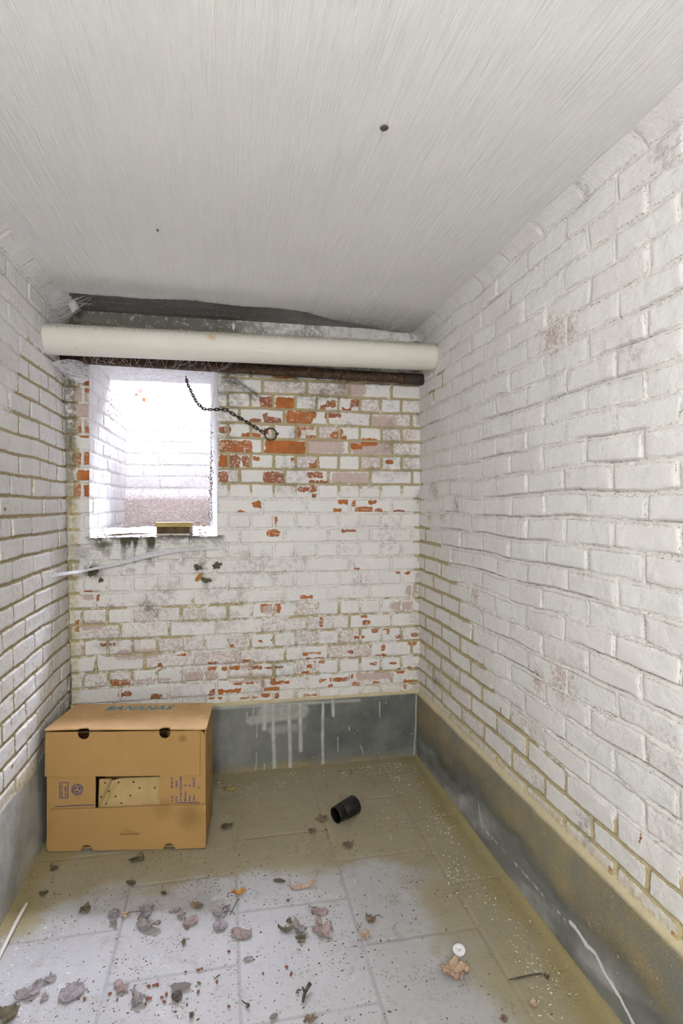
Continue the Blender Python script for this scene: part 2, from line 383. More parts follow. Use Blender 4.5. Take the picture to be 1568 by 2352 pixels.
# ================================================================== LIGHT WELL outside the opening
WY = 3.86; ZT = 2.22
S = Sheets()
reveal(S, lambda A, B: np.stack([A*0+WX0-.004, A, B], -1), YW-.012, WY+.02, 1.1, ZT, 'run', .05, 31, (1, 0, 0), thin=.2)
S.slab((WX0-.25, YW-.02, 1.0), (WX0-.02, WY+.25, ZT))
S.build('wall_lightwell_left', BRICK)
S = Sheets()
reveal(S, lambda A, B: np.stack([A*0+.05, A, B], -1), YW, WY+.02, 1.1, ZT, 'run', .05, 32, (-1, 0, 0), thin=.2)
S.slab((.08, YW-.02, 1.0), (.3, WY+.25, ZT))
S.build('wall_lightwell_right', BRICK)
S = Sheets()
uu = lin(WX0-.02, .07, .005); vv = lin(1.1, ZT, .005); A, B = np.meshgrid(uu, vv, indexing='ij')
dd, q1, q2, q3 = coursing(A, B, 'run', .02, seed=33)
ch = np.full(A.shape, -1.0)
for (px, py) in [(313,908),(322,898),(284,932),(330,918)]:
    p = at_y(px, py, WY); ch = np.maximum(ch, .012-np.hypot(A-p[0], B-p[2]))
rough = sst(B, 1.42, 1.34)
dd = dd*(1-rough)+.02*rough
hh = relief(A, B, dd, q1, q2, .004, .006, 33, .01)+.03*rough
Z = A*0
S.grid(np.stack([A, WY-hh, B], -1), np.stack([dd, ch, q1, Z+.1], -1), np.stack([Z+.15, Z, np.clip(rough*.5+.15, 0, 1), Z], -1))
S.slab((WX0-.25, WY+.03, 1.0), (.3, WY+.25, ZT))
S.build('wall_lightwell_back', BRICK)
S = Sheets()
reveal(S, lambda A, B: np.stack([A, B, 1.170+.03*(fbm(A*12, B*12, 4, 6)-.5)], -1), WX0-.02, .07, YW-.01, WY+.02, None, 0, 34, (0, 0, 1), thin=.7, grime=.4)
S.slab((WX0-.25, YW-.02, .9), (.3, WY+.25, 1.15))
S.build('floor_lightwell', BRICK)

# ================================================================== RIGHT WALL
u = lin(.35, YB+.015, .0038); v = lin(.30, ZC+.03, .0027)
U, V = np.meshgrid(u, v, indexing='ij')
d, r1, r2, r3, lv = coursing(U, V, 'run', 1.98+BL/2, seed=103, wav=.013, jh=.0044, full=True)
zb = .52+.72*sst(U, 1.75, 2.78)+.07*(fbm(U*3, V*3, 4, 44)-.5)*2
bare = sst(V, zb+.05, zb-.05)
bare = np.maximum(bare, .55*sst(U, 2.72, 2.83)*sst(fbm(U*9, V*9, 3, 3), .42, .6))
for (px, py, r) in [(1010, 865, .07), (990, 905, .06)]:
    p = at_x(px, py); bare = np.maximum(bare, .9*np.exp(-((U-p[1])**2+(V-p[2])**2)/r**2))
chip = np.full(U.shape, -1.0)
for (px, py, w, hh_) in [(1405, 2003, .03, .02), (1555, 2155, .03, .02), (1148, 1632, .008, .03), (1470, 1925, .006, .03)]:
    p = at_x(px, py); chip = np.maximum(chip, rect_sdf(U, V, p[1]-w/2, p[1]+w/2, p[2]-hh_/2, p[2]+hh_/2, .005))
thin = .22*sst(r2, .5, 1)+.15*(1-sst(V, .6, 1.0))
for (px, py, r) in [(1045,1160,.05),(1000,1130,.05),(985,1185,.05),(1015,1185,.05),(1090,1365,.05),(1290,1565,.09),(1235,1560,.06),(1010,1570,.06),(985,1530,.05),(1270,770,.09),(1300,760,.07)]:
    p = at_x(px, py); thin = np.maximum(thin, .62*np.exp(-((U-p[1])**2+(V-p[2])**2)/r**2))
grime = .12*sst(fbm(U*4, V*4, 4, 9), .45, .7)
for (px, py, r, a) in [(1520,350,.05,.5),(1560,340,.05,.5),(1450,810,.05,.4),(1355,432,.03,.5),(990,1120,.05,.5),(1000,1560,.05,.55),(1050,1160,.05,.4),(1340,1895,.05,.6),(1345,1920,.05,.5)]:
    p = at_x(px, py); grime = np.maximum(grime, a*np.exp(-((U-p[1])**2+(V-p[2])**2)/r**2))
ochre = np.clip(.9*sst(V, .40, .335)+.22*bare*sst(fbm(U*6, V*6, 3, 4), .35, .7), 0, 1)
thick = 1-bare
dd = d+.003*thick*(fbm(U*25, V*25, 3, 60)-.5)
h = -(.0055+.002*bare)*(1-sst(dd, -.0045-.003*thick, .0045+.006*thick))*(.35+.65*fbm(U*9, V*13, 3, 66))*1.15+(r1-.5)*.005*sst(d, -.004, .004)
h += .0045*(r3-.3)*np.exp(-((dd+.002)/.0035)**2)*thick           # slurry beads along the joints
h += .010*(fbm(U*6, V*6, 4, 170)-.5)+.003*(fbm(U*40, V*40, 4, 180)-.5)
tilt = (r2-.5)*.06*((V-Z0) % PITCH-PITCH/2); h += tilt
crev = np.exp(-((lv-.006)/.0034)**2)*sst(fbm(U*4.5, V*9, 3, 129), .40, .62)*thick  # recess mask, also painting joint shade into the colour
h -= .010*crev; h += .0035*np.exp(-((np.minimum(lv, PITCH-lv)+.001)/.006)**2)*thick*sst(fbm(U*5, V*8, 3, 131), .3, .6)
fil = np.maximum(V-(ZC-.045), 0); h += .9*fil**2/.045                # coved top
S = Sheets()
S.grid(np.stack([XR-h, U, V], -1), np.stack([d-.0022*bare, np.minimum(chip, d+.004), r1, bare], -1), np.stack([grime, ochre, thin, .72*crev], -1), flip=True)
S.slab((XR+.03, YF-.1, -.05), (XR+.25, YB+.2, 2.6))
S.slab((XR-.002, YF-.05, .3), (XR+.04, .352, 2.3))
S.build('wall_right', BRICK)

# ================================================================== LEFT WALL
u = lin(1.1, YB+.015, .0038); v = lin(.30, ZC+.03, .0038)
U, V = np.meshgrid(u, v, indexing='ij')
d, r1, r2, r3 = coursing(U, V, 'run', 2.03, seed=203, wav=.009, jh=.0042)
zb = 1.95+.10*(fbm(U*3, V*3, 4, 44)-.5)*2-.35*sst(U, 2.5, 2.0)
bare = np.clip(sst(V, zb+.1, zb-.1)*(.55+.45*fbm(U*5, V*5, 3, 71)+.3*sst(V, 1.1, .7)), 0, 1)
chip = np.full(U.shape, -1.0)
for (px, py, w, hh_) in [(20,1655,.006,.04),(28,1575,.006,.05),(143,1160,.012,.04),(97,1185,.012,.012),(83,1530,.006,.03),(60,1600,.006,.03),(15,1170,.015,.012),(20,1762,.02,.012),(90,1600,.007,.03)]:
    dr = ray(px, py); t = -.72/dr[0]; p = dr*t+np.array([0, 0, CAMZ])
    chip = np.maximum(chip, rect_sdf(U, V, p[1]-w/2, p[1]+w/2, p[2]-hh_/2, p[2]+hh_/2, .005))
thin = .16*sst(r2, .5, 1)+.10
grime = np.clip(.22*sst(fbm(U*5, V*5, 4, 9), .45, .7)+.45*sst(U, 2.78, 2.85)+.45*sst(V, .6, .38)*sst(U, 2.2, 2.7), 0, 1)
ochre = np.clip(.9*sst(V, .41, .335)+.35*sst(U, 2.7, 2.85)*sst(V, 1.3, .7)+.2*bare*sst(fbm(U*6, V*6, 3, 4), .4, .7), 0, 1)
thick = 1-bare
h = -.0085*(1-sst(d, -.0045, .0045+.003*thick))*(.7+.3*bare)+(r1-.5)*.006*sst(d, -.004, .004)
h += .0045*(r3-.3)*np.exp(-((d+.002)/.0035)**2)*thick
h += .012*(fbm(U*6, V*6, 4, 270)-.5)+.0035*(fbm(U*45, V*45, 4, 280)-.5)
fil = np.maximum(V-(ZC-.07), 0); h += .8*fil**2/.07
S = Sheets()
S.grid(np.stack([XL(V)+h, U, V], -1), np.stack([d, np.minimum(chip, d+.004), r1, bare], -1), np.stack([grime, ochre, thin, thin*0], -1))
S.slab((-1.0, YF-.1, -.05), (-.79, YB+.2, 2.6))
S.slab((-.80, YF-.05, .3), (-.722, 1.102, 2.3))
S.build('wall_left', BRICK)
S = Sheets()
S.slab((-1.0, YF-.3, -.05), (1.2, YF, 2.6), a=(.02, -1, .5, 0), b=(.05, 0, .1, 0))
S.build('wall_front', BRICK)

# ================================================================== CEILING
u = lin(-.80, XR+.03, .005); v = lin(.3, YB+.015, .005)
U, V = np.meshgrid(u, v, indexing='ij')
edge = [(-60,660),(130,672),(200,677),(330,688),(450,691),(540,702),(640,709),(700,717),(760,735),(860,752),(905,765),(940,772),(1100,800)]
ex = []; ey = []
for p in edge:
    q = at_z(*p, ZC); ex.append(q[0]); ey.append(q[1])
ey[0] = 2.9
Ye = np.interp(U, ex, ey)
e = (V-Ye)+.01*(fbm(U*14, V*14, 4, 3)-.5)
e = np.minimum(e, (U+.70))
grey_shade = np.clip(.75*sst(V-Ye, -.14, .0)*sst(U, .25, .85)+.35*sst(V-Ye, -.05, 0)+.25*sst(V, 2.4, 2.8)*sst(U, .5, .9), 0, 1)  # smoky grey paint toward the back right, corner darkness painted in with it
z = ZC+.011*sst(e, -.002, .002)-.006*(fbm(U*3, V*3, 4, 50)-.5)-.0025*(fbm(U*22, V*5, 3, 55)-.5)+.006*(fbm(U*6, V*70, 4, 58)-.5)*(e > 0)
Z = U*0
S = Sheets()
S.grid(np.stack([U, V, z], -1), np.stack([e, grey_shade, Z, sst(U, -.05, .5)], -1), np.stack([Z]*4, -1), flip=True)
S.slab((-1.0, YF-.3, 2.25), (1.2, YB+.1, 2.45)); S.slab((-.9, YF-.05, ZC), (1.1, .303, 2.27), a=(-1, 0, 0, 0))
S.build('ceiling', PLASTER)

# ================================================================== FLOOR
u = lin(-.76, XR+.02, .006); v = lin(.5, YB+.01, .006)
U, V = np.meshgrid(u, v, indexing='ij')
xs = [-.69, -.325, .035, .40, .768, 1.1]
j = np.full(U.shape, 9.0)
for x in xs[1:-1]: j = np.minimum(j, np.abs(U-x+.004*(fbm(U*6, V*6, 3, 1)-.5)))
for k in range(5):
    ins = (U >= xs[k]) & (U < xs[k+1]); off = 1.865 if k % 2 == 0 else 1.655
    dy = np.abs(((V-off+.205) % .41)-.205); j = np.where(ins, np.minimum(j, dy), j)
nz = fbm(U*5, V*5, 4, 12)-.5
dust_shade = np.clip(sst(V+.22*nz-.05*U, 1.93, 2.13)*.95+sst(U+.25*nz, .54, .80)*.72+sst(U+.2*nz, -.52, -.66)*.4*sst(V, 1.6, 2.0), 0, 1)  # dust bands, plus shade tone painted in behind the window-light edge
sand = np.clip(sst(U+.10*nz, .84, .94)*.95+sst(-U+.25*nz, .46, .64)*sst(V, 1.78, 1.98)*.95+sst(V+.2*nz, 2.68, 2.82)*.55+.35*sst(fbm(U*3.3, V*3.3, 3, 21), .55, .7)*sst(V, 2.0, 2.3), 0, 1)
dmp = lambda px, py, rx, ry: (lambda p: np.exp(-(((U-p[0])/rx)**2+((V-p[1])/ry)**2)))(at_z(px, py))
damp = np.clip(dmp(1050, 2010, .07, .13)*1.1+dmp(1010, 1960, .05, .09)*.8+dmp(1200, 2220, .08, .2)*.8+dmp(560, 1830, .10, .05)*.5+sst(fbm(U*3, V*3, 3, 33), .52, .66)*sst(U, .55, .75)*.8*sst(V, 2.35, 2.1)+.35*sst(fbm(U*4+3, V*4, 3, 35), .5, .7)*sst(V, 2.1, 2.3), 0, 1)
z = -.0022*sst(j, .006, .002)+.004*(fbm(U*3, V*3, 3, 61)-.5)+.0015*(fbm(U*30, V*30, 3, 62)-.5)+.012*sst(U, .93, .975)**2+.008*sst(V, 2.77, 2.84)*fbm(U*20, V*20, 3, 9)
Z = U*0
S = Sheets()
S.grid(np.stack([U, V, z], -1), np.stack([j, dust_shade, sand, damp], -1), np.stack([Z]*4, -1))
S.slab((-1.0, YF-.3, -.2), (1.2, YB+.1, -.02), a=(1, .3, 0, 0)); S.slab((-.9, YF-.05, -.1), (1.1, .502, 0), a=(1, .3, 0, 0))
S.build('floor', FLOORM)

# ================================================================== PLINTHS (rendered skirting)
def seg_mask(U, V, pts, w, tfun):
    m = np.zeros(U.shape)
    P = [tfun(*p) for p in pts]
    for a, b in zip(P[:-1], P[1:]):
        ax, ay = a; bx, by = b; dx, dy = bx-ax, by-ay
        t = np.clip(((U-ax)*dx+(V-ay)*dy)/(dx*dx+dy*dy+1e-9), 0, 1)
        m = np.maximum(m, sst(np.hypot(U-ax-t*dx, V-ay-t*dy), w, w*.35))
    return m
ZP = .332
def plinth(name, fn, a, b, A1, A2, step=.004, flip=False, nrm=None):
    pass
# back
u = lin(-.74, .985, .0032); v = lin(-.02, ZP+.025, .0032); U, V = np.meshgrid(u, v, indexing='ij')
tf = lambda x, y: (lambda p: (p[0], p[2]))(at_y(480+x/2.613, 1280+y/2.613, 2.835))
runs = np.zeros(U.shape); Uw = U+.003*(fbm(U*30, V*20, 3, 2)-.5)
for pts, w in [([(335,885),(330,1030)],.010),([(385,890),(385,1050),(393,1285)],.008),([(480,885),(488,1285)],.008),([(545,885),(550,1160)],.009),([(683,870),(680,1080),(684,1240)],.0065),
     ([(1243,820),(1240,1000),(1230,1190)],.0045),([(228,930),(224,990)],.003),([(289,965),(285,1080)],.0025),([(284,1170),(280,1285)],.0025),([(333,1240),(331,1290)],.003),([(740,860),(745,950)],.007),
     ([(1022,870),(1024,960)],.003),([(772,1080),(773,1165)],.0025),([(910,1130),(928,1185)],.0025),([(838,1010),(842,1040)],.003),([(265,905),(264,950)],.003)]:
    runs = np.maximum(runs, (.68 if w > .005 else .7)*seg_mask(Uw, V, pts, w*(1.55 if w > .005 else 1.1), tf))
runs = np.maximum(runs, .7*seg_mask(Uw, V, [(330,930),(560,920)], .045, tf)*(.3+fbm(U*30, V*14, 3, 6))); runs = np.maximum(runs, .5*seg_mask(Uw, V, [(380,1035),(560,1020)], .03, tf)*fbm(U*30, V*14, 3, 7))
runs = np.maximum(runs, .5*seg_mask(Uw, V, [(250,980),(560,940)], .03, tf)); runs = np.maximum(runs, .45*seg_mask(Uw, V, [(20,905),(900,858)], .012, tf))
runs *= .55+.6*fbm(U*10, V*30, 3, 8); runs = np.clip(runs, 0, 1)
dark = np.clip(sst(U, .22, .45)*.8+.6*sst(V, .06, .02)*sst(U, .5, -.1), 0, 1)
ochre = np.clip(sst(V+.06*(fbm(U*7, V*7, 3, 3)-.5), .055, .005)*.9, 0, 1)
cap = sst(V, ZP-.002+.004*(fbm(U*20, V, 3, 5)-.5), ZP+.004)
inset = np.clip((V-ZP)/.018, 0, 1)**1.2*.022
h = .006*(fbm(U*5, V*5, 4, 5)-.5)
Z = U*0
S = Sheets()
S.grid(np.stack([U, 2.835-h+inset, V], -1), np.stack([runs, ochre, dark, Z+.25*sst(U, .3, 0)], -1), np.stack([Z, cap, Z, Z], -1))
S.slab((-.74, 2.843, -.02), (.985, 2.86, ZP)); S.build('baseboard_back', CEMENT)
# right
u = lin(.35, 2.84, .004); v = lin(-.02, ZP+.03, .004); U, V = np.meshgrid(u, v, indexing='ij')
tf = lambda x, y: (lambda p: (p[1], p[2]))(at_x(x, y, .972))
nz = fbm(U*4+V*5, V*6-U*2, 4, 14)-.5
ochre = np.clip(sst(V+.16*nz, .13, .23)*1.0+sst(V, .02, .0)*.9, 0, 1)*(.55+.7*fbm(U*2.2, V*2.2, 3, 4))
dark = np.clip(.95*sst(V+.2*nz+.0*U, .10, .17)*sst(V+.2*nz, .26, .18)+.5*sst(U, 1.6, 1.2)*sst(V, .2, .33), 0, 1)
wash = np.clip(sst(fbm(U*3+V*7, V*8, 4, 19), .46, .66)*sst(V, .2, .06), 0, 1)
cr = seg_mask(U+.012*(fbm(U*25, V*25, 4, 3)-.5), V+.02*(fbm(U*22+7, V*22, 4, 6)-.5), [(1310,2120),(1365,2190),(1395,2245),(1420,2285),(1450,2345),(1480,2400)], .011, tf)
cr = np.maximum(cr, .9*seg_mask(U, V+.01*(fbm(U*22+7, V*22, 4, 6)-.5), [(1098,1845),(1108,1900)], .006, tf))
cr = np.maximum(cr, .8*seg_mask(U, V, [(1348,2105),(1357,2135)], .0035, tf)); cr = np.maximum(cr, .55*seg_mask(U+.01*(fbm(U*25, V*25, 4, 3)-.5), V, [(1110,1900),(1190,1990),(1250,2060),(1310,2125)], .012, tf))
cap = sst(V, ZP-.006+.012*(fbm(U*14, V, 4, 5)-.5), ZP+.004)
inset = np.clip((V-ZP+.004)/.02, 0, 1)**1.2*.024
h = .007*(fbm(U*4, V*4, 4, 5)-.5)
Z = U*0
S = Sheets()
S.grid(np.stack([.972-h+inset, U, V], -1), np.stack([Z, ochre, dark, wash], -1), np.stack([cr, cap, Z, Z], -1), flip=True)
S.slab((.98, YF, -.02), (1.0, 2.84, ZP)); S.build('baseboard_right', CEMENT)
# left
u = lin(1.1, 2.84, .005); v = lin(-.02, ZP+.03, .005); U, V = np.meshgrid(u, v, indexing='ij')
ochre = np.clip(sst(V+.05*(fbm(U*6, V*6, 3, 3)-.5), .05, .0)*.9, 0, 1)
cap = sst(V, ZP-.004+.01*(fbm(U*14, V, 4, 5)-.5), ZP+.004)
inset = np.clip((V-ZP+.004)/.02, 0, 1)**1.2*.02
h = .006*(fbm(U*4, V*4, 4, 25)-.5)
Z = U*0
S = Sheets()
S.grid(np.stack([-.692-.05*V+h-inset, U, V], -1), np.stack([Z+.25, ochre, Z, Z+.9], -1), np.stack([Z, cap, Z, Z], -1))
S.slab((-.73, YF, -.02), (-.715, 2.84, ZP)); S.build('baseboard_left', CEMENT)

# ------------------------------------------------------------------ shape helpers
def ring_tube(bm, pts, rad, seg=10, close=False, cap=True):
    pts = [Vector(p) for p in pts]; n = len(pts); rings = []
    prev = None
    for i, p in enumerate(pts):
        if close: t = (pts[(i+1) % n]-pts[i-1]).normalized()
        else: t = (pts[min(i+1, n-1)]-pts[max(i-1, 0)]).normalized()
        a = prev if prev is not None else (Vector((0, 0, 1)) if abs(t.z) < .9 else Vector((1, 0, 0)))
        x = (a-t*a.dot(t)).normalized(); y = t.cross(x); prev = x
        r = rad[i] if hasattr(rad, '__len__') else rad
        rings.append([bm.verts.new(p+(x*math.cos(k*2*math.pi/seg)+y*math.sin(k*2*math.pi/seg))*r) for k in range(seg)])
    m = n if close else n-1
    for i in range(m):
        a, b = rings[i], rings[(i+1) % n]
        for k in range(seg): bm.faces.new((a[k], a[(k+1) % seg], b[(k+1) % seg], b[k]))
    if cap and not close:
        bm.faces.new(rings[0][::-1]); bm.faces.new(rings[-1])
def tube(pts, rad, seg=10, close=False):
    bm = bmesh.new(); ring_tube(bm, pts, rad, seg, close); return bm
def lathe(profile, seg=40, closed=True):
    """profile (r, x) revolved round X"""
    bm = bmesh.new(); rings = []
    for r, x in profile:
        rings.append([bm.verts.new((x, r*math.cos(k*2*math.pi/seg), r*math.sin(k*2*math.pi/seg))) for k in range(seg)])
    m = len(rings)
    for i in range(m if closed else m-1):
        a, b = rings[i], rings[(i+1) % m]
        for k in range(seg): bm.faces.new((a[k], a[(k+1) % seg], b[(k+1) % seg], b[k]))
    bmesh.ops.recalc_face_normals(bm, faces=bm.faces)
    return bm
def box_bm(lo, hi, bm=None, bev=0):
    bm = bm or bmesh.new(); x0, y0, z0 = lo; x1, y1, z1 = hi
    v = [bm.verts.new((x, y, z)) for x in (x0, x1) for y in (y0, y1) for z in (z0, z1)]
    fs = [bm.faces.new([v[i] for i in q]) for q in ((0, 1, 3, 2), (4, 6, 7, 5), (0, 4, 5, 1), (2, 3, 7, 6), (0, 2, 6, 4), (1, 5, 7, 3))]
    bmesh.ops.recalc_face_normals(bm, faces=fs)
    if bev: bmesh.ops.bevel(bm, geom=list({e for f in fs for e in f.edges}), offset=bev, segments=2, affect='EDGES', profile=.5)
    return bm
def sheet(loops, t, fn, bm=None):
    """flat panel with holes: loops in 2-D, thickness t, fn(u, v, w) -> xyz"""
    bm = bm or bmesh.new(); tops = []
    es = []; allv = []
    for lp in loops:
        vs = [bm.verts.new((p[0], p[1], 0)) for p in lp]; allv += vs
        es += [bm.edges.new((vs[i], vs[(i+1) % len(vs)])) for i in range(len(vs))]
    r = bmesh.ops.triangle_fill(bm, use_beauty=True, use_dissolve=False, edges=es, normal=(0, 0, 1))
    fs = [g for g in r['geom'] if isinstance(g, bmesh.types.BMFace)]
    ex = bmesh.ops.extrude_face_region(bm, geom=fs)
    nv = [g for g in ex['geom'] if isinstance(g, bmesh.types.BMVert)]
    for v in nv: v.co.z = t
    for v in set(allv) | set(nv): v.co = Vector(fn(*v.co))
    bmesh.ops.recalc_face_normals(bm, faces=bm.faces)
    return bm
def arc(cx, cy, r, a0, a1, n=14, sx=1):
    return [(cx+sx*r*math.cos(math.radians(a0+(a1-a0)*i/n)), cy+r*math.sin(math.radians(a0+(a1-a0)*i/n))) for i in range(n+1)]
def text_mesh(body, size, mat, mtx, parent, name='lettering', shear=0, weight=0, sx=1, align='LEFT', ex=.0002, space=1):
    cu = bpy.data.curves.new('text', 'FONT'); cu.body = body; cu.size = size; cu.shear = shear; cu.offset = weight; cu.align_x = align; cu.extrude = ex; cu.space_character = space; cu.resolution_u = 3
    to = bpy.data.objects.new('text', cu); COL.objects.link(to)
    dg = bpy.context.evaluated_depsgraph_get(); me = bpy.data.meshes.new_from_object(to.evaluated_get(dg))
    bpy.data.objects.remove(to); bpy.data.curves.remove(cu)
    me.transform(Matrix.Diagonal((sx, 1, 1, 1))); me.transform(mtx); me.materials.clear(); me.materials.append(mat)
    return link(bpy.data.objects.new(name, me), parent)

# ------------------------------------------------------------------ object materials
def mat_card():
    M = Mat('corrugated_cardboard')
    c = M.mix(M.noise(3.5, 4, .55), (.31, .182, .064), (.38, .232, .088))
    c = M.mix(M.mul(M.ss(M.noise(1, 4, .7, vec=M.map((22, 22, 150))), .5, .75), .16), c, (.27, .15, .045))
    for (X, Z, r, k) in ((.515, .422, .022, .6), (.545, .125, .075, .45), (.118, .199, .010, .35), (.44, .155, .06, .3)):
        ds = M.n('ShaderNodeVectorMath', {0: M.co(), 1: (X, 0, Z)}, operation='DISTANCE').outputs[1]
        c = M.mix(M.mul(M.ss(M.add(ds, M.mul(M.sub(M.noise(40, 5, .7), .5), .6*r)), r, .2*r), k), c, (.13, .075, .02))
    c = M.mix(M.mul(M.ss(M.noise(120, 4, .7), .69, .72), .5), c, (.58, .45, .25))
    return M.out(c, .75, M.bump(M.noise(1, 4, .6, vec=M.map((30, 30, 160))), .12, .001), .2)
CARD = mat_card()
CARDT = simple('cardboard_lid', (.44, .27, .115), (.52, .34, .16), 9, .7, .25, .2, .001)
LINER = simple('brown_liner_paper', (.37, .26, .11), (.46, .33, .16), 7, .8, .2, .3, .006)
INK = simple('blue_ink', (.03, .035, .13), (.06, .07, .20), 90, .7); INKB = simple('teal_ink', (.055, .15, .23), (.11, .25, .33), 160, .7)
SMUT = simple('dark_smudge', (.15, .085, .03), (.25, .145, .055), 60, .8)
BLACKP = simple('black_plastic', (.006, .006, .006), (.011, .011, .010), 40, .42, .4, .1)
HOLE = simple('punched_hole', (.05, .03, .015), (.08, .05, .02), 40, .9)
def mat_pipe():
    M = Mat('cream_pvc')
    nl = M.noise(3, 5, .6); nm = M.noise(40, 5, .7); nf = M.noise(150, 4, .7)
    c = M.mix(nl, (.61, .59, .52), (.74, .725, .67))
    geo = M.n('ShaderNodeNewGeometry').outputs['Normal']; up = M.n('ShaderNodeSeparateXYZ', {0: geo}).outputs[2]
    c = M.mix(M.mul(M.ss(up, .35, .85), M.ss(nf, .34, .62)), c, (.30, .285, .23))
    c = M.mix(M.mul(M.ss(M.noise(1, 6, .75, vec=M.map((14, 60, 60)), dist=1.2), .64, .68), .6), c, (.40, .34, .24))
    c = M.mix(M.mul(M.ss(nm, .68, .72), .6), c, (.3, .26, .19))
    sp = M.n('ShaderNodeVectorMath', {0: M.co(), 1: tuple(at_y(487, 768, 2.53))}, operation='DISTANCE').outputs[1]
    c = M.mix(M.mul(M.ss(M.add(sp, M.mul(M.sub(nm, .5), .02)), .030, .012), .7), c, (.50, .33, .13))
    return M.out(c, .55, M.bump(nf, .15, .001), .35)
PVC = mat_pipe()
def mat_iron():
    M = Mat('rusty_iron_pipe')
    nm = M.noise(35, 6, .7)
    c = M.mix(M.ss(nm, .35, .65), (.030, .019, .012), (.085, .048, .026))
    c = M.mix(M.ss(M.noise(80, 6, .75), .63, .66), c, (.5, .47, .4))
    return M.out(c, .7, M.bump(nm, .4, .002), .3)
IRON = mat_iron()
DARKIRON = simple('blackened_iron', (.028, .022, .016), (.075, .055, .038), 160, .75, .3, .4, .001)
WOODY = simple('yellowed_wood', (.30, .22, .07), (.46, .36, .15), 12, .7, .3, .3, .002, (1, 14, 14))
WOODD = simple('dark_wood', (.055, .035, .018), (.12, .08, .04), 30, .8)
WOODP = simple('pale_wood', (.52, .50, .44), (.66, .64, .58), 14, .75, .3, .2, .001, (20, 2, 20))
SILK = simple('dusty_silk', (.60, .60, .62), (.72, .72, .74), 50, .9, .1, 0)
def mat_silk(name, a, col=(.78, .78, .80)):
    M = Mat(name); n = M.noise(1, 5, .6, vec=M.map((30, 30, 160)))
    M.out(M.mix(n, col, (.66, .66, .68)), .9, None, .1); M.put(M.bs.inputs['Alpha'], M.ss(n, .25, .75, a*.25, a)); return M.m
SILKS = mat_silk('silk_sheet', .95, (.84, .84, .87)); SILKT = mat_silk('thin_silk', .38)
CLING = simple('web_dirt', (.05, .04, .03), (.14, .11, .08), 200, .9)
LEAFC = {k: simple('leaf_'+k, a, b, 75, .78, .25, .9, .004) for k, (a, b) in {
    'grey': ((.12, .105, .10), (.27, .24, .23)), 'pink': ((.17, .125, .115), (.31, .245, .235)), 'brown': ((.105, .075, .05), (.21, .155, .11)),
    'tan': ((.27, .175, .12), (.47, .35, .25)), 'orange': ((.33, .145, .035), (.48, .26, .09)), 'dark': ((.06, .05, .03), (.14, .115, .075)),
    'yellow': ((.36, .27, .06), (.48, .38, .13)), 'lilac': ((.15, .13, .135), (.30, .265, .275))}.items()}
BARK = simple('grey_bark', (.16, .14, .13), (.32, .29, .28), 60, .9, .2, .7, .004, (10, 60, 60)); TWIG = simple('twig_bark', (.035, .025, .022), (.10, .08, .07), 80, .85)
SEED = simple('seed_husk', (.12, .035, .02), (.23, .085, .04), 120, .45, .4); CAPM = simple('white_plastic', (.74, .75, .77), (.80, .80, .81), 10, .35, .4, 0)
FLAKE = simple('lime_flake', (.56, .52, .42), (.72, .69, .60), 300, .9); CRUMB = simple('dirt', (.05, .042, .03), (.15, .125, .09), 300, .95)
SANDM = simple('sand_grain', (.38, .31, .17), (.55, .47, .30), 300, .95)

# ================================================================== PIPES
a = Vector((-.765, 2.582, 2.011)); b = Vector((.998, 2.622, 2.034))
n = 60
bm = bmesh.new(); ring_tube(bm, [a.lerp(b, i/n) for i in range(n+1)], .0645, 40)
tag(obj('drain_pipe', bm, PVC, smooth=True), 'thick cream plastic drain pipe running wall to wall below the ceiling', 'pipe')
p0 = at_y(150, 820, 2.795); p1 = at_y(968, 872, 2.795); p0[0] = -.76; p1[0] = 1.0
P0, P1 = Vector(p0), Vector(p1)
ip = empty('iron_pipe', P0)
obj('pipe_run', tube([(P1-P0)*(i/30) for i in range(31)], .0265, 20), IRON, ip, True)
dv = (P1-P0)
obj('coupling', tube([dv*.925, dv*.927, dv*.935, dv*.937], [.0265, .030, .030, .0265], 24), IRON, ip, True)
obj('end_sleeve', tube([dv*.937, dv*.938, dv*.999], [.027, .0285, .0285], 24), DARKIRON, ip, True)
tag(ip, 'thin rusty brown pipe along the back wall under the cream pipe', 'pipe')

# ================================================================== BANANA BOX
BW, BD, BH = .601, .272, .457
fl = at_z(105, 1957); fr = at_z(470, 1950)
ang = math.atan2(fr[1]-fl[1], fr[0]-fl[0])
BX = empty('banana_box', (fl[0], fl[1], .004), (0, 0, ang))
tag(BX, 'brown cardboard banana box lying on its side in the left back corner', 'box')
bm = bmesh.new()
T = .005
box_bm((0, .012, 0), (BW, BD, T), bm); box_bm((0, .012, T), (T, BD, BH-T), bm); box_bm((T, BD-T, T), (BW-T, BD, BH-T), bm)
sl = lambda cy, cz, w, h: [(cy+x, cz+z) for x, z in arc(0, h/2-w/2, w/2, 0, 180, 8)+arc(0, -h/2+w/2, w/2, 180, 360, 8)]
sheet([[(.012, 0), (BD, 0), (BD, BH-T), (.03, BH-T), (.012, BH-.02)], sl(.10, .325, .02, .075)[::-1], sl(.185, .25, .03, .16)[::-1], sl(.09, .09, .022, .09)[::-1]], T, lambda u, v, w: (BW-w, u, v), bm)
for v_ in bm.verts: v_.co.x -= .027*max(0, v_.co.y/BD)*max(0, v_.co.x/BW-.5)*2
obj('body', bm, CARD, BX)
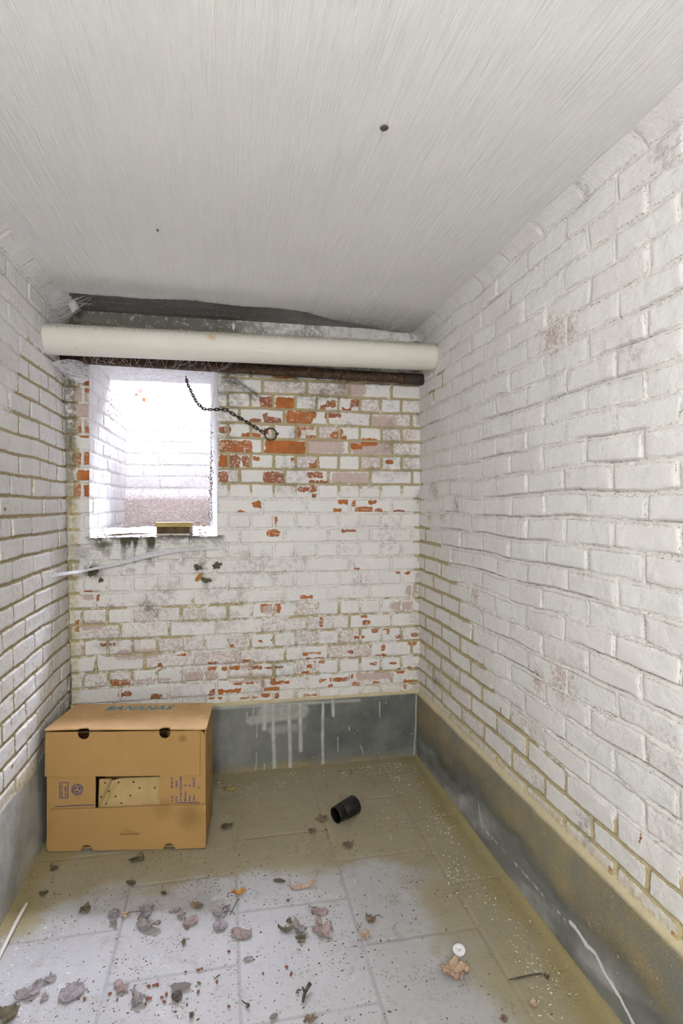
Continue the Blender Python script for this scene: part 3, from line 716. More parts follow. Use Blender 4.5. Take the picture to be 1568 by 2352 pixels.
# lid: top sheet that laps slightly over the front, with two finger bites
fx = lambda X: (X-130)*.0005; fz = lambda Y: BH-(Y-305)*.00049
tb = [(fx(1025)+.021*math.cos(math.radians(t)), -.004+.020*math.sin(math.radians(t))) for t in range(0, 181, 15)]
tb2 = [(fx(415)+.021*math.cos(math.radians(t)), -.004+.018*math.sin(math.radians(t))) for t in range(0, 181, 15)]
def lidz(x, y): return BH+.004*math.exp(-((x-.08)/.10)**2)*max(0, 1-y/.05)-.003*sst(np.array(x), .5, .6)*float(max(0, 1-y/.05))
def lid_sheet():
    bm = bmesh.new()
    lp = [(-.003, BD+.003), (-.003, -.004)]+tb2[::-1]+tb[::-1]+[(BW-.03, -.004), (BW-.006, -.002), (BW+.004, .008), (BW+.004, BD+.003)]
    return sheet([lp], .005, lambda u, v, w: (u-.027*max(0, v/BD)*max(0, u/BW-.5)*2, v, float(lidz(u, v))+w-.002), bm)
lid = obj('lid_panel', lid_sheet(), CARDT, BX)
# front: side flaps behind, long flaps in front
obj('side_flap', sheet([[(.002, .004), (.035, .004), (.037, .05), (fx(498), .05), (fx(499), BH-.05), (.002, BH-.05)]], .004, lambda u, v, w: (u, .004+w, v)), CARD, BX)
obj('side_flap', sheet([[(fx(985), .05), (BW-.03, .05), (BW-.028, .004), (BW-.008, .004), (BW-.001, .06), (BW-.002, BH-.06)]+[(BW-.028+.026*math.cos(math.radians(t)), BH-.034+.026*math.sin(math.radians(t))) for t in range(0, 91, 15)]+[(BW-.032, BH-.008), (BW-.034, BH-.06), (fx(985), BH-.06)]], .004, lambda u, v, w: (u, .003+w, v)), CARD, BX)
nb = lambda cx: [(fx(cx)+.0215*math.cos(math.radians(t)), BH-.0135+.0215*math.sin(math.radians(t))) for t in range(160, 381, 12)]
up = [(0, fz(655)), (fx(640), fz(661)), (fx(1290), fz(662)), (fx(1292), fz(345)), (fx(1280), BH-.007)]+nb(1025)[::-1]+nb(415)[::-1]+[(.004, BH-.006), (0, BH-.012)]
obj('long_flap', sheet([up], .0045, lambda u, v, w: (u, -.0035+w-.004*math.exp(-(v-fz(655))/.02), v)), CARD, BX)
nbl = lambda cx: [(fx(cx)+.0225*math.cos(math.radians(t)), .0225*math.sin(math.radians(t))) for t in range(180, -1, -12)]
lo = [(fx(150), 0)]+nbl(440)+nbl(1058)+[(fx(1325), .002), (fx(1336), .012), (fx(1338), fz(893)), (fx(1000), fz(892)), (fx(840), fz(896)), (fx(640), fz(906)), (fx(175), fz(911)), (fx(172), .06)]
lf = obj('long_flap', sheet([lo], .0045, lambda u, v, w: (u, -.0035+w-.0035*math.exp(-(.165-v)/.015), v)), CARD, BX)
for y in (966, 940):
    pass
# perforated paper liner showing through the gap
bm = bmesh.new(); uu = np.linspace(fx(505), fx(1010), 50); vv = np.linspace(fz(960), fz(708), 26); g = []
for i, x in enumerate(uu):
    row = []
    for k, z in enumerate(vv):
        w = float(.012*(fbm(np.array(x*16), np.array(z*13), 3, 5)-.5))+.012*math.exp(-((x-fx(590)-(z-fz(790))*.45)/.010)**2)*-1+.010*(k/25)
        row.append(bm.verts.new((x, .020+w, z-.004*math.sin(x*9))))
    g.append(row)
for i in range(49):
    for k in range(25): bm.faces.new((g[i][k], g[i+1][k], g[i+1][k+1], g[i][k+1]))
ln = obj('paper_liner', bm, LINER, BX, True); ln.modifiers.new('thickness', 'SOLIDIFY').thickness = .0006
for X, Y in [(553,745),(657,742),(770,742),(592,797),(815,790),(933,788),(528,850),(636,848),(750,843),(980,845),(568,897),(683,898)]:
    bm = bmesh.new(); cx, cz = fx(X), fz(Y)
    vs = [bm.verts.new((cx+.0036*math.cos(t*math.pi/6), .0145+.0015*math.sin(t*math.pi/6)*0, cz+.0036*math.sin(t*math.pi/6))) for t in range(12)]
    w = float(.012*(fbm(np.array(cx*16), np.array(cz*13), 3, 5)-.5))+.010*((cz-fz(960))/(fz(708)-fz(960)))-.012*math.exp(-((cx-fx(590)-(cz-fz(790))*.45)/.010)**2)
    for v in vs: v.co.y = .020+w-.0014
    f = bm.faces.new(vs); r = bmesh.ops.extrude_face_region(bm, geom=[f])
    for v in [q for q in r['geom'] if isinstance(q, bmesh.types.BMVert)]: v.co.y += .0006
    obj('punched_hole', bm, HOLE, ln)
# printing
inv = (Matrix.Translation(BX.location) @ Matrix.Rotation(ang, 4, 'Z')).inverted()
pa = inv @ Vector(at_z(239, 1633, BH+.004)); pb = inv @ Vector(at_z(394, 1633, BH+.004))
m = Matrix.Translation((pa.x, pa.y, BH+.0034))
tx = text_mesh('BANANAS', .064, INKB, m, lid, shear=.25, weight=.0018, space=1.16)
wd = max(v.co.x for v in tx.data.vertices)-pa.x; k = (pb.x-pa.x)/wd
tx.data.transform(m @ Matrix.Diagonal((k, 1, 1, 1)) @ m.inverted())
FR = Matrix(((1, 0, 0, 0), (0, 0, -1, 0), (0, 1, 0, 0), (0, 0, 0, 1)))     # text plane -> front face
def ftext(s, X, Y, size, rot, y=.0026, **k):
    mt = Matrix.Translation((fx(X), y, fz(Y))) @ FR @ Matrix.Rotation(math.radians(rot), 4, 'Z')
    return text_mesh(s, size, INK, mt, BX, **k)
for s1, s2, X in [('C td:', 'BP-05 SV', 1084), ('JOP:', 'F0095', 1118), ('W.O.#', '155525/0008', 1150), ('Machine:', '8', 1184), ('Attn:', '-8', 1217), ('Date:', '1508-29', 1250)]:
    ftext(s1, X, 874, .0112, 90, weight=.0002)
    ftext(s2, X, {'BP-05 SV': 768, 'F0095': 765, '155525/0008': 803, '8': 756, '-8': 764, '1508-29': 768}[s2], .0112, 90, weight=.0002)
ftext('2', 1290, 774, .0112, 90, weight=.0003)
ftext('TARE WT', 268, 738, .0100, -90, sx=.95, weight=.0002); ftext('1.5kg \u00b1 8.9 %', 240, 724, .0105, -90, sx=.85, weight=.0002)
bm = bmesh.new()
for x0, x1, y0, y1 in [(230, 295, 712, 716), (230, 295, 831, 835), (230, 233, 712, 835), (291, 295, 712, 835)]:
    box_bm((fx(x0), .0022, fz(y1)), (fx(x1), .0034, fz(y0)), bm)
obj('stamp_frame', bm, INK, BX); obj('printed_line', box_bm((fx(1100), .0015, fz(887)), (fx(1285), .0027, fz(883))), INK, BX)
obj('printed_line', sheet([[(fx(190), fz(899)), (fx(330), fz(890)), (fx(490), fz(888)), (fx(490), fz(893)), (fx(330), fz(896)), (fx(190), fz(903))]], .001, lambda u, v, w: (u, .0025+w, v)), INK, BX)
bm = bmesh.new(); cX, cZ = fx(362), fz(770)
for ro, ri in ((.0215, .0195), (.0145, .0130)):
    sheet([[(cX+ro*math.cos(t*math.pi/24), cZ+ro*math.sin(t*math.pi/24)) for t in range(48)], [(cX+ri*math.cos(t*math.pi/24), cZ+ri*math.sin(t*math.pi/24)) for t in range(48)][::-1]], .001, lambda u, v, w: (u, .0028+w, v), bm)
for k in range(3):
    a0 = k*120+100
    R = lambda r, a: (cX+r*math.cos(math.radians(a)), cZ+r*math.sin(math.radians(a)))
    sheet([[R(.0105, a0), R(.0108, a0+28), R(.0100, a0+55), R(.0123, a0+57), R(.0085, a0+92), R(.0042, a0+60), R(.0065, a0+57), R(.0068, a0+28), R(.0062, a0)]], .001, lambda u, v, w: (u, .0028+w, v), bm)
obj('recycling_mark', bm, INK, BX)
for k, chh in enumerate('RESY RESY RESY'):
    if chh == ' ': continue
    a0 = 200-k*24
    mt = Matrix.Translation((cX+.0148*math.cos(math.radians(a0)), .0026, cZ+.0148*math.sin(math.radians(a0)))) @ FR @ Matrix.Rotation(math.radians(a0-90), 4, 'Z')
    text_mesh(chh, .0062, INK, mt, BX, weight=.0003, align='CENTER')
bm = bmesh.new()
for i in range(13):
    x = fx(690+i*12); hgt = (.020+.010*math.sin(i*.55)) if 2 < i < 11 else .006
    box_bm((x, -.0062, fz(1112)), (x+.0016, -.0042, fz(1112)+hgt*.8), bm)
box_bm((fx(688), -.0061, fz(1118)), (fx(835), -.0040, fz(1111)), bm)
obj('rubbed_smudge', bm, SMUT, BX)

# ================================================================== BLACK SLEEVE
q0 = at_z(770, 1891); q1 = at_z(815, 1869)
dx_ = Vector(q1-q0); L = .108
an = math.atan2(dx_.y, dx_.x)
tilt = math.atan2(.0385-.032, L)
CP = empty('plastic_sleeve', (q0[0], q0[1], .0335), (0, -tilt, an))
tag(CP, 'black plastic stepped sleeve lying on its side on the dusty floor', 'plastic sleeve')
obj('sleeve', lathe([(.0345, .036), (.0385, .107), (.0375, .110), (.0355, .110), (.0345, .104), (.0315, .036), (.0335, .035)]), BLACKP, CP, True)
obj('collar', lathe([(.0315, 0), (.0325, .002), (.0335, .038), (.031, .040), (.0295, .002), (.0300, 0)]), BLACKP, CP, True)
bm = bmesh.new(); vs = [bm.verts.new((.062, .033*math.cos(t*math.pi/16), .033*math.sin(t*math.pi/16))) for t in range(32)]; f = bm.faces.new(vs)
r = bmesh.ops.extrude_face_region(bm, geom=[f])
for v in [q for q in r['geom'] if isinstance(q, bmesh.types.BMVert)]: v.co.x += .002
obj('inner_web', bm, BLACKP, CP)

# ================================================================== CHAIN with ring
rc = Vector(at_y(621, 997, 2.828))
CH = empty('chain', rc)
tag(CH, 'dark iron chain hanging from a wall ring beside the window', 'chain')
obj('ring', tube([(math.cos(t*math.pi/18)*.029, 0, math.sin(t*math.pi/18)*.029) for t in range(36)], .0034, 8, True), DARKIRON, CH, True)
st = empty('x'); bpy.data.objects.remove(st)
obj('hook', tube([(.028, .03, .004), (.032, .004, .004), (.036, -.005, .003), (.030, -.008, .001), (.027, -.001, -.001)], [.005, .005, .005, .004, .003], 8), DARKIRON, CH, True)
path = [rc+Vector((-.029, 0, .002))]+[Vector(at_y(x, y, Y)) for x, y, Y in [(588,982,2.828),(563,967,2.83),(540,954,2.83),(522,942,2.832),(505,940,2.835),(488,941,2.86),(468,940,2.90),(452,925,2.94),(440,902,2.99),(430,880,3.05),(426,862,3.09)]]
def resample(pts, stp):
    out = [pts[0]]; acc = 0
    dense = []
    for p, q in zip(pts[:-1], pts[1:]):
        for i in range(40): dense.append(p.lerp(q, i/40))
    dense.append(pts[-1]); last = dense[0]
    for p in dense:
        if (p-last).length >= stp: out.append(p); last = p
    return out
bm = bmesh.new()
st_ = [(.0095+.0055*math.cos(math.radians(t)), .0055*math.sin(math.radians(t)), 0) for t in range(-90, 91, 22)]+[(-.0095+.0055*math.cos(math.radians(t)), .0055*math.sin(math.radians(t)), 0) for t in range(90, 271, 22)]
ring_tube(bm, st_, .0025, 8, True)
lk = None
pts = resample(path, .0205)
for i, (p, q) in enumerate(zip(pts[:-1], pts[1:])):
    t = (q-p).normalized(); up_ = Vector((0, -1, 0)) if i % 2 == 0 else t.cross(Vector((0, -1, 0)))
    y = up_.cross(t).normalized(); zz = t.cross(y)
    M4 = Matrix((t, y, zz)).transposed().to_4x4()
    if lk is None:
        lk = obj('link', bm, DARKIRON, CH, True); o = lk
    else:
        o = lk.copy(); COL.objects.link(o); o.parent = CH
    o.matrix_local = Matrix.Translation((p+q)/2-rc) @ M4 @ Matrix.Rotation(random.uniform(-.3, .3), 4, 'X')

# ================================================================== ON THE WINDOW SILL
s0 = at_y(357, 1228, 2.872); s1 = at_y(441, 1228, 2.872); w = s1[0]-s0[0]
WB = empty('wooden_block', (s0[0], 2.868, 1.1625))
tag(WB, 'yellowed wooden block with a dark groove standing on the window sill', 'block')
obj('top_rail', box_bm((0, 0, .046), (w, .05, .068), bev=.002), WOODY, WB)
obj('back_board', box_bm((.004, .016, .012), (w-.004, .05, .047), bev=.001), WOODD, WB)
obj('bottom_lip', box_bm((0, .002, .004), (w-.008, .05, .0135), bev=.003), WOODP, WB)
obj('end_piece', box_bm((w-.0115, .0015, .004), (w+.0005, .048, .0465), bev=.001), LEAFC['pink'], WB)
def sill_z(y): return WZ0+.055*(y-YB)
def splinter(px, py, px2, py2, y, r, label, m=WOODD, name='wood_splinter', cat='splinter', group=None):
    A = at_y(px, py, y); B = at_y(px2, py2, y+.03); A[2] = sill_z(A[1])+.010; B[2] = sill_z(B[1])+.013
    A, B = Vector(A), Vector(B); mid = A.lerp(B, .5)+Vector((0, 0, .003))
    o = empty('x'); bpy.data.objects.remove(o)
    o = obj(name, tube([p-A for p in (A, A.lerp(mid, .5), mid, mid.lerp(B, .5), B)], [r*.5, r, r*.9, r*.8, r*.3], 6), m); o.location = A
    return tag(o, label, cat, group)
splinter(255, 1213, 345, 1226, 2.87, .004, 'long dark wood splinter at the left of the window sill')
splinter(246, 1224, 300, 1222, 2.86, .0032, 'short dark splinter at the front left edge of the window sill')

# ================================================================== COBWEBS
def strands(name, label, curves, rad, mat=SILK, group=None, sheetf=None, smat=None, clots=None):
    bm = bmesh.new()
    for c in curves: ring_tube(bm, c, rad, 4)
    o = obj(name, bm, mat); tag(o, label, 'cobweb', group)
    if sheetf is not None:
        bm = bmesh.new(); g = [[bm.verts.new(p) for p in row] for row in sheetf]
        for i in range(len(g)-1):
            for k in range(len(g[0])-1): bm.faces.new((g[i][k], g[i+1][k], g[i+1][k+1], g[i][k+1]))
        obj('silk_sheet', bm, smat, o, True)
    if clots:
        bm = bmesh.new()
        for p, r in clots:
            mtx = Matrix.Translation(p) @ Matrix.Rotation(random.random()*6, 4, 'Z') @ Matrix.Diagonal((1, .7, random.uniform(.6, 1.8), 1))
            bmesh.ops.create_icosphere(bm, subdivisions=1, radius=r, matrix=mtx)
        obj('caught_dirt', bm, CLING, o)['kind'] = 'stuff'
    return o
def wl(px, py, x=-.722):      # a point on the left wall
    dr = ray(px, py); return Vector(dr*(x/dr[0])+np.array([0, 0, CAMZ]))
def bez(pts, n=24):
    pts = [Vector(p) for p in pts]; out = []
    for i in range(n+1):
        t = i/n*(len(pts)-1); k = min(int(t), len(pts)-2); f = t-k
        p = [pts[max(k-1, 0)], pts[k], pts[k+1], pts[min(k+2, len(pts)-1)]]
        out.append(.5*((2*p[1])+(-p[0]+p[2])*f+(2*p[0]-5*p[1]+4*p[2]-p[3])*f*f+(-p[0]+3*p[1]-3*p[2]+p[3])*f**3))
    return out
lowp = [wl(120, 1326)]+[Vector(at_y(x, y, Y)) for x, y, Y in [(200,1312,2.76),(270,1298,2.78),(340,1281,2.80),(410,1268,2.815),(460,1264,2.83),(515,1263,2.846)]]
hip = [wl(122, 1316)]+[Vector(at_y(x, y, Y)) for x, y, Y in [(200,1306,2.78),(270,1290,2.80),(340,1268,2.82),(410,1258,2.835),(460,1258,2.842),(515,1261,2.847)]]
A, B = bez(lowp, 30), bez(hip, 30)
crv = []
for i in range(34):
    f = random.random()**1.8; f2 = min(1, max(0, f+random.uniform(-.25, .25)))
    crv.append([a.lerp(b, f+(f2-f)*k/30) for k, (a, b) in enumerate(zip(A, B))])
strands('cobweb', 'long sagging white cobweb strand stretched below the window', crv, .00045, sheetf=[[a.lerp(b, t/4) for t in range(5)] for a, b in zip(A, B)], smat=SILKS)
# sheet in the top left corner
c0 = [wl(118, 832), wl(128, 842), wl(140, 853), wl(152, 866)]; c1 = [Vector(at_y(x, y, 2.83)) for x, y in [(206,836),(206,850),(206,862),(206,873)]]
rows = [[a.lerp(b, t/8)-Vector((0, .02*math.sin(t/8*math.pi), .012*math.sin(t/8*math.pi)*(i-1))) for t in range(9)] for i, (a, b) in enumerate(zip(c0, c1))]
crv = []
for i in range(46):
    s = random.uniform(0, 2.99); e = min(2.99, max(0, s+random.gauss(0, .7))); ks, ke = int(s), int(e)
    a = c0[ks].lerp(c0[ks+1], s-ks); b = c1[ke].lerp(c1[ke+1], e-ke)
    crv.append([a.lerp(b, t/8)-Vector((0, random.uniform(.01, .03)*math.sin(t/8*math.pi), .01*math.sin(t/8*math.pi))) for t in range(9)])
strands('cobweb', 'dusty cobweb sheet spanning the left corner under the cream pipe', crv, .0004, sheetf=rows, smat=SILKS)
# little web bottom left of the opening
crv = []
for i in range(24):
    a = wl(random.uniform(140, 160), random.uniform(1225, 1290)); b = Vector(at_y(random.uniform(196, 212), random.uniform(1255, 1283), 2.84))
    crv.append([a.lerp(b, t/6)-Vector((0, .01*math.sin(t/6*math.pi), .012*math.sin(t/6*math.pi))) for t in range(7)])
crv += [bez([at_y(195, 1258, 2.835), at_y(300, 1261, 2.835), at_y(370, 1262, 2.84)], 8)]
crv += [bez([at_y(198+i, 1266, 2.83), at_y(206+i, 1276, 2.83), at_y(214, 1281, 2.835)], 6) for i in range(6)]
strands('cobweb', 'torn white cobweb hanging at the lower left corner of the window', crv, .0005)
# veil across the right half of the opening
crv = []; clots = []
for i in range(60):
    x0 = random.uniform(395, 500); y0 = random.uniform(845, 1050); x1 = x0+random.gauss(0, 40); y1 = y0+random.uniform(60, 220)
    x1 = min(max(x1, 330), 502); y1 = min(y1, 1215); Y = random.uniform(2.87, 2.99)
    a, b = Vector(at_y(x0, y0, Y)), Vector(at_y(x1, y1, Y+.02))
    crv.append([a.lerp(b, t/6)+Vector((0, 0, -.01*math.sin(t/6*math.pi))) for t in range(7)])
    for k in range(5): clots.append((a.lerp(b, random.random())+Vector((random.gauss(0, .004), 0, random.gauss(0, .004))), random.uniform(.0006, .0018)))
for i in range(70):
    x, y = random.gauss(470, 30), random.gauss(1010, 60); x = min(max(x, 390), 500)
    clots.append((Vector(at_y(x, y, random.uniform(2.88, 2.96))), random.uniform(.0007, .002)))
for i in range(60):
    x, y = random.gauss(255, 14), random.gauss(925, 20)
    clots.append((Vector(at_y(max(x, 212), y, random.uniform(2.95, 3.2))), random.uniform(.0008, .0022)))
strands('cobweb', 'thin speckled cobweb veil across the bright window opening', crv, .00022, clots=clots)
crv = [bez([at_y(x+random.gauss(0, 1.5), y, 2.858) for x, y in [(497,862),(490,905),(486,960),(485,1040),(484,1100),(486,1160),(488,1205)]], 26) for i in range(5)]
clots = [(Vector(at_y(random.gauss(485, 2.2), y, 2.858)), random.uniform(.001, .0032)) for y in np.concatenate([np.random.default_rng(2).normal(1105, 28, 90), np.random.default_rng(4).uniform(950, 1200, 70)])]
strands('cobweb', 'dirty vertical cobweb string hanging along the right edge of the window', crv, .0005, clots=clots)
# wisps under the pipe and over the soffit
crv = []
for i in range(44):
    x0 = random.uniform(190, 520); a = Vector((0, 0, 0))
    f = (x0-115)/885; a = Vector((-.75+1.75*f, 2.585+.03*f, 1.949+.02*f)); b = Vector(at_y(x0+random.gauss(10, 30), random.uniform(828, 862), 2.84))
    b.x = min(max(b.x, -.70), -.03)
    crv.append([a.lerp(b, t/6)+Vector((0, 0, -.014*math.sin(t/6*math.pi))) for t in range(7)])
strands('cobweb', 'wispy cobwebs between the cream pipe and the top of the window', crv, .0004)
crv = []
for i in range(40):
    a = wl(random.uniform(95, 135), random.uniform(672, 745), -.738); b = Vector(at_z(random.uniform(135, 215), random.uniform(676, 700), 2.218)); b.y = min(b.y, 2.83)
    crv.append([a.lerp(b, t/5)+Vector((0, 0, -.012*math.sin(t/5*math.pi))) for t in range(6)])
strands('cobweb', 'dusty cobweb in the top left corner above the cream pipe', crv, .0004)
crv = []
for i in range(14):
    a = Vector(at_y(random.uniform(505, 530), random.uniform(858, 875), 2.825)); b = Vector(at_y(random.gauss(590, 8), random.gauss(912, 6), 2.844))
    crv.append([a.lerp(b, t/6)+Vector((0, -.004, .01*math.sin(t/6*math.pi))) for t in range(7)])
strands('cobweb', 'grey cobweb wisp on the bricks just right of the window top', crv, .00045, CLING)
# egg sacs
def sac(name, loc, r, hgt, label, m=SILK, seed=0, spikes=True):
    bm = bmesh.new(); bmesh.ops.create_icosphere(bm, subdivisions=3, radius=1)
    for v in bm.verts:
        c = v.co.copy(); k = 1+.25*float(fbm(np.array(c.x*3+9), np.array(c.z*3+c.y*2), 3, seed)-.5)
        t = (c.z+1)/2; wdt = r*(.45+.55*math.sin(min(1, t*1.25)*math.pi*.75)) if spikes else r
        v.co = Vector((c.x*wdt*k, c.y*wdt*k, c.z*hgt*k))
    o = obj(name, bm, m, None, True); o.location = loc
    return tag(o, label, 'cocoon')
p = at_z(165, 690, 2.213); sac('cocoon', (p[0], p[1]+.02, 2.195), .019, .030, 'pale pointed cocoon hanging in the dark top left corner', seed=2)
sac('cocoon', tuple(at_y(536, 749, 2.825)), .010, .022, 'small grey cocoon hanging above the middle of the cream pipe', seed=5)
p = at_z(882, 290, ZC); o = sac('debris_clump', (p[0], p[1], ZC-.004), .010, .004, 'dark dirt clump stuck to the white ceiling', CLING, 3, False); o['category'] = 'dirt clump'
p = at_z(362, 527, ZC); o = sac('debris_clump', (p[0], p[1], ZC-.003), .004, .004, 'tiny dark speck of dirt at the left of the white ceiling', CLING, 4, False); o['category'] = 'dirt clump'

# ================================================================== LEAVES
def leaf_bm(Lx, Ly, kind, cup, crump, seed, fold=0):
    bm = bmesh.new(); n = 56; R = 8; rg = random.Random(seed); ph = [rg.uniform(0, 6) for _ in range(4)]
    def out(t):
        if kind == 'maple':
            l = abs(math.cos(2.5*t+.0))**.7; return .42+.58*l*(.75+.25*math.cos(t))+.05*math.sin(17*t+ph[0])
        if kind == 'torn':
            return .76+.13*math.sin(3*t+ph[0])+.07*math.sin(5*t+ph[1])+.05*math.sin(11*t+ph[2])+.04*math.sin(17*t)
        return .80+.20*math.cos(2*t)**1+.04*math.sin(9*t+ph[0])+.03*math.sin(15*t+ph[1])
    cen = bm.verts.new((0, 0, 0)); rings = []
    for i in range(1, R+1):
        row = []
        for k in range(n):
            t = k*2*math.pi/n; r = out(t)*i/R; x, y = r*math.cos(t)*Lx, r*math.sin(t)*Ly
            row.append(bm.verts.new((x, y, 0)))
        rings.append(row)
    for k in range(n): bm.faces.new((cen, rings[0][k], rings[0][(k+1) % n]))
    for i in range(R-1):
        for k in range(n): bm.faces.new((rings[i][k], rings[i+1][k], rings[i+1][(k+1) % n], rings[i][(k+1) % n]))
    S_ = max(Lx, Ly)
    for v in bm.verts:
        x, y = v.co.x/S_, v.co.y/S_; r2 = x*x+y*y
        z = .55*cup*r2*S_+fold*abs(y)*S_+min(crump, .55)*.9*S_*float(fbm(np.array(x*3.1+seed), np.array(y*3.1+seed*2.3), 3, seed)-.5)*(.25+1.5*r2)*2
        z += .05*S_*math.cos(5*math.atan2(y, x)+ph[3])*r2
        k = 1-.25*abs(z)/S_
        v.co = Vector((v.co.x*k, v.co.y*k, z))
    zm = min(v.co.z for v in bm.verts)
    for v in bm.verts: v.co.z -= zm
    return bm
def leaf(px, py, wpx, hpx, kind, col, label, rot=0, cup=.25, crump=.25, fold=0, stem=None, seed=None, loc=None, name='dead_leaf', cat='leaf', group=None, tilt=None):
    seed = seed if seed is not None else int(px*7+py) % 9973
    if loc is None:
        p = at_z(px, py); t = depth_floor(px, py); ax = wpx*t/FPX/2; ay = hpx*t/FPX/2/.60
        loc = (p[0], p[1], .0025)
    else:
        ax, ay = wpx/2, hpx/2
    o = obj(name, leaf_bm(ax, ay, kind, cup, crump, seed, fold), LEAFC[col], None, True)
    o.modifiers.new('thickness', 'SOLIDIFY').thickness = .0006
    o.location = loc; o.rotation_euler = tilt or (0, 0, math.radians(rot)-YAW)
    tag(o, label, cat, group)
    if stem:
        L = stem*max(ax, ay)
        obj('stem', tube([(-ax*.35, 0, .006), (-ax*.7, .0, .010), (-ax*1.0-L*.5, L*.08, .012), (-ax-L, L*.25, .005)], [.0008, .0011, .001, .0013], 6), TWIG, o, True)
    return o
LV = [
 (262,2103,27,26,'oval','grey','small round grey-brown leaf at the left edge of the lit floor',20,.5,.35,0,None),
 (336,2100,42,30,'torn','grey','crumpled grey leaf with upright stem in the left middle floor, the upper of two',15,.45,.5,0,.9),
 (339,2131,36,48,'torn','grey','ragged grey leaf just below the crumpled stemmed leaf at left',80,.2,.7,0,None),
 (452,2084,22,26,'torn','brown','dark brown curled leaf standing on the shadow edge of the floor',70,.7,.4,0,None),
 (417,2107,26,18,'torn','grey','shredded dark grey leaf scrap left of the pinkish oval leaf',30,.5,.7,0,None),
 (401,2094,16,22,'torn','lilac','small pale grey leaf scrap on the shadow edge of the floor',100,.2,.4,0,None),
 (437,2120,36,28,'oval','pink','pinkish oval leaf tilted up behind the shadow edge scraps',35,.35,.2,.1,None),
 (507,2100,46,26,'maple','lilac','pale grey lobed leaf in the middle floor, the upper of an overlapping pair',170,.25,.3,0,.5),
 (505,2130,30,32,'oval','lilac','pale grey roundish leaf tucked below the lobed pale leaf',70,.3,.25,0,None),
 (554,2148,31,48,'oval','pink','pale pinkish pointed leaf with a folded lower edge',85,.4,.3,.1,None),
 (733,2095,42,24,'oval','pink','flat pinkish pointed leaf lying above the cluster of three leaves',-12,.15,.12,0,.2),
 (738,2140,56,46,'maple','pink','large pinkish-brown maple leaf casting a shadow in the middle of the floor',35,.4,.3,0,None),
 (687,2140,36,34,'torn','grey','curled grey leaf between the mossy clump and the maple leaf',30,.6,.6,0,None),
 (691,2160,28,16,'torn','dark','dark leaf underside scrap below the curled grey leaf',0,.2,.4,0,None),
 (656,2138,20,30,'torn','dark','dark mossy leaf clump at the left of the leaf cluster',80,.6,.9,0,None),
 (664,2118,16,16,'torn','dark','small dark mossy scrap above the dark leaf clump',20,.6,.9,0,None),
 (851,2116,28,22,'torn','brown','brown crumpled leaf with thin stem at the right of the lit floor',200,.7,.5,0,.6),
 (839,2151,26,24,'torn','tan','pale tan crumpled leaf below the brown crumpled leaf',10,.3,.6,0,None),
 (1040,2238,72,58,'maple','tan','large tan crumpled leaf lying in front of the white cap',-60,.85,.45,0,None),
 (165,2283,56,46,'oval','lilac','purple-grey oval leaf at the front left with a dark shadow below it',45,.35,.2,0,None),
 (68,2284,76,26,'torn','lilac','long purplish curled leaf at the front left corner',35,.5,.4,.2,None),
 (114,2252,34,20,'torn','lilac','small lobed purplish leaf above the long curled leaf',20,.3,.4,0,None),
 (102,2295,22,16,'torn','lilac','small purplish leaf scrap between the long curled leaf and the oval leaf',30,.3,.4,0,None),
 (18,2337,52,46,'torn','dark','dark leaf heap cut off by the bottom left corner',40,.35,.4,0,None),
 (316,2302,38,34,'torn','grey','dark grey curled leaf at the front left among red seeds',40,.8,.6,0,None),
 (278,2272,30,34,'torn','pink','reddish shredded leaf remains beside the floor joint at the front left',55,.4,.9,0,None),
 (548,2056,38,14,'oval','orange','orange-brown rolled leaf near the edge of the shadow',15,1.2,.3,.5,.3),
 (741,1882,36,22,'maple','brown','brown lobed leaf touching the mouth of the black sleeve',190,.1,.2,0,None),
 (718,1912,24,14,'torn','brown','small brown leaf scrap in front of the black sleeve, left side',0,.15,.4,0,None),
 (800,1943,32,20,'torn','brown','brown two-lobed leaf below the black sleeve',-25,.15,.3,0,None),
 (316,1978,42,20,'torn','dark','dark brown leaf lying in front of the cardboard box',15,.25,.5,0,None),
 (520,1902,34,18,'torn','dark','dark dirty leaf on the floor to the right of the cardboard box',10,.2,.4,0,None),
 (530,1815,22,12,'oval','yellow','small yellow leaf on the dusty floor by the back plinth',5,.2,.3,0,.7),
 (196,2092,30,22,'torn','dark','dark leaf scrap in the yellow sand shadow at left',25,.4,.6,0,None),
 (100,2056,24,14,'torn','dark','dark leaf bits on the yellow sand near the left plinth',10,.3,.6,0,None),
 (123,1998,20,18,'torn','dark','small dark leaf scrap on the sand below the left end of the box',50,.3,.7,0,None),
 (1158,2343,18,16,'oval','brown','brown leaf piece at the bottom edge of the floor',60,.2,.2,0,None),
 (1221,2310,17,24,'oval','tan','small pale leaf fragment at the front right of the floor',110,.6,.4,.2,None),
 (712,2346,40,16,'torn','brown','brown leaf heap at the bottom edge in the middle',5,.6,.9,0,None),
 (1256,2248,16,14,'torn','dark','dark scrap at the end of the dark floor crack at right',0,.5,.8,0,None),
 (524,2086,16,9,'torn','pink','tiny pinkish leaf scrap with a stalk above the pale lobed leaf',60,.3,.4,0,1.2),
 (288,2104,26,14,'torn','tan','pale tan leaf scrap beside the small round grey leaf',10,.2,.4,0,None),
 (261,2125,16,18,'torn','grey','narrow grey leaf scrap under the small round grey leaf',60,.4,.4,0,None),
]
for (px, py, w_, h_, kd, cl, lb, rot, cup, cr_, fo, stm) in LV:
    leaf(px, py, w_, h_, kd, cl, lb, rot, cup, cr_, fo, stm)
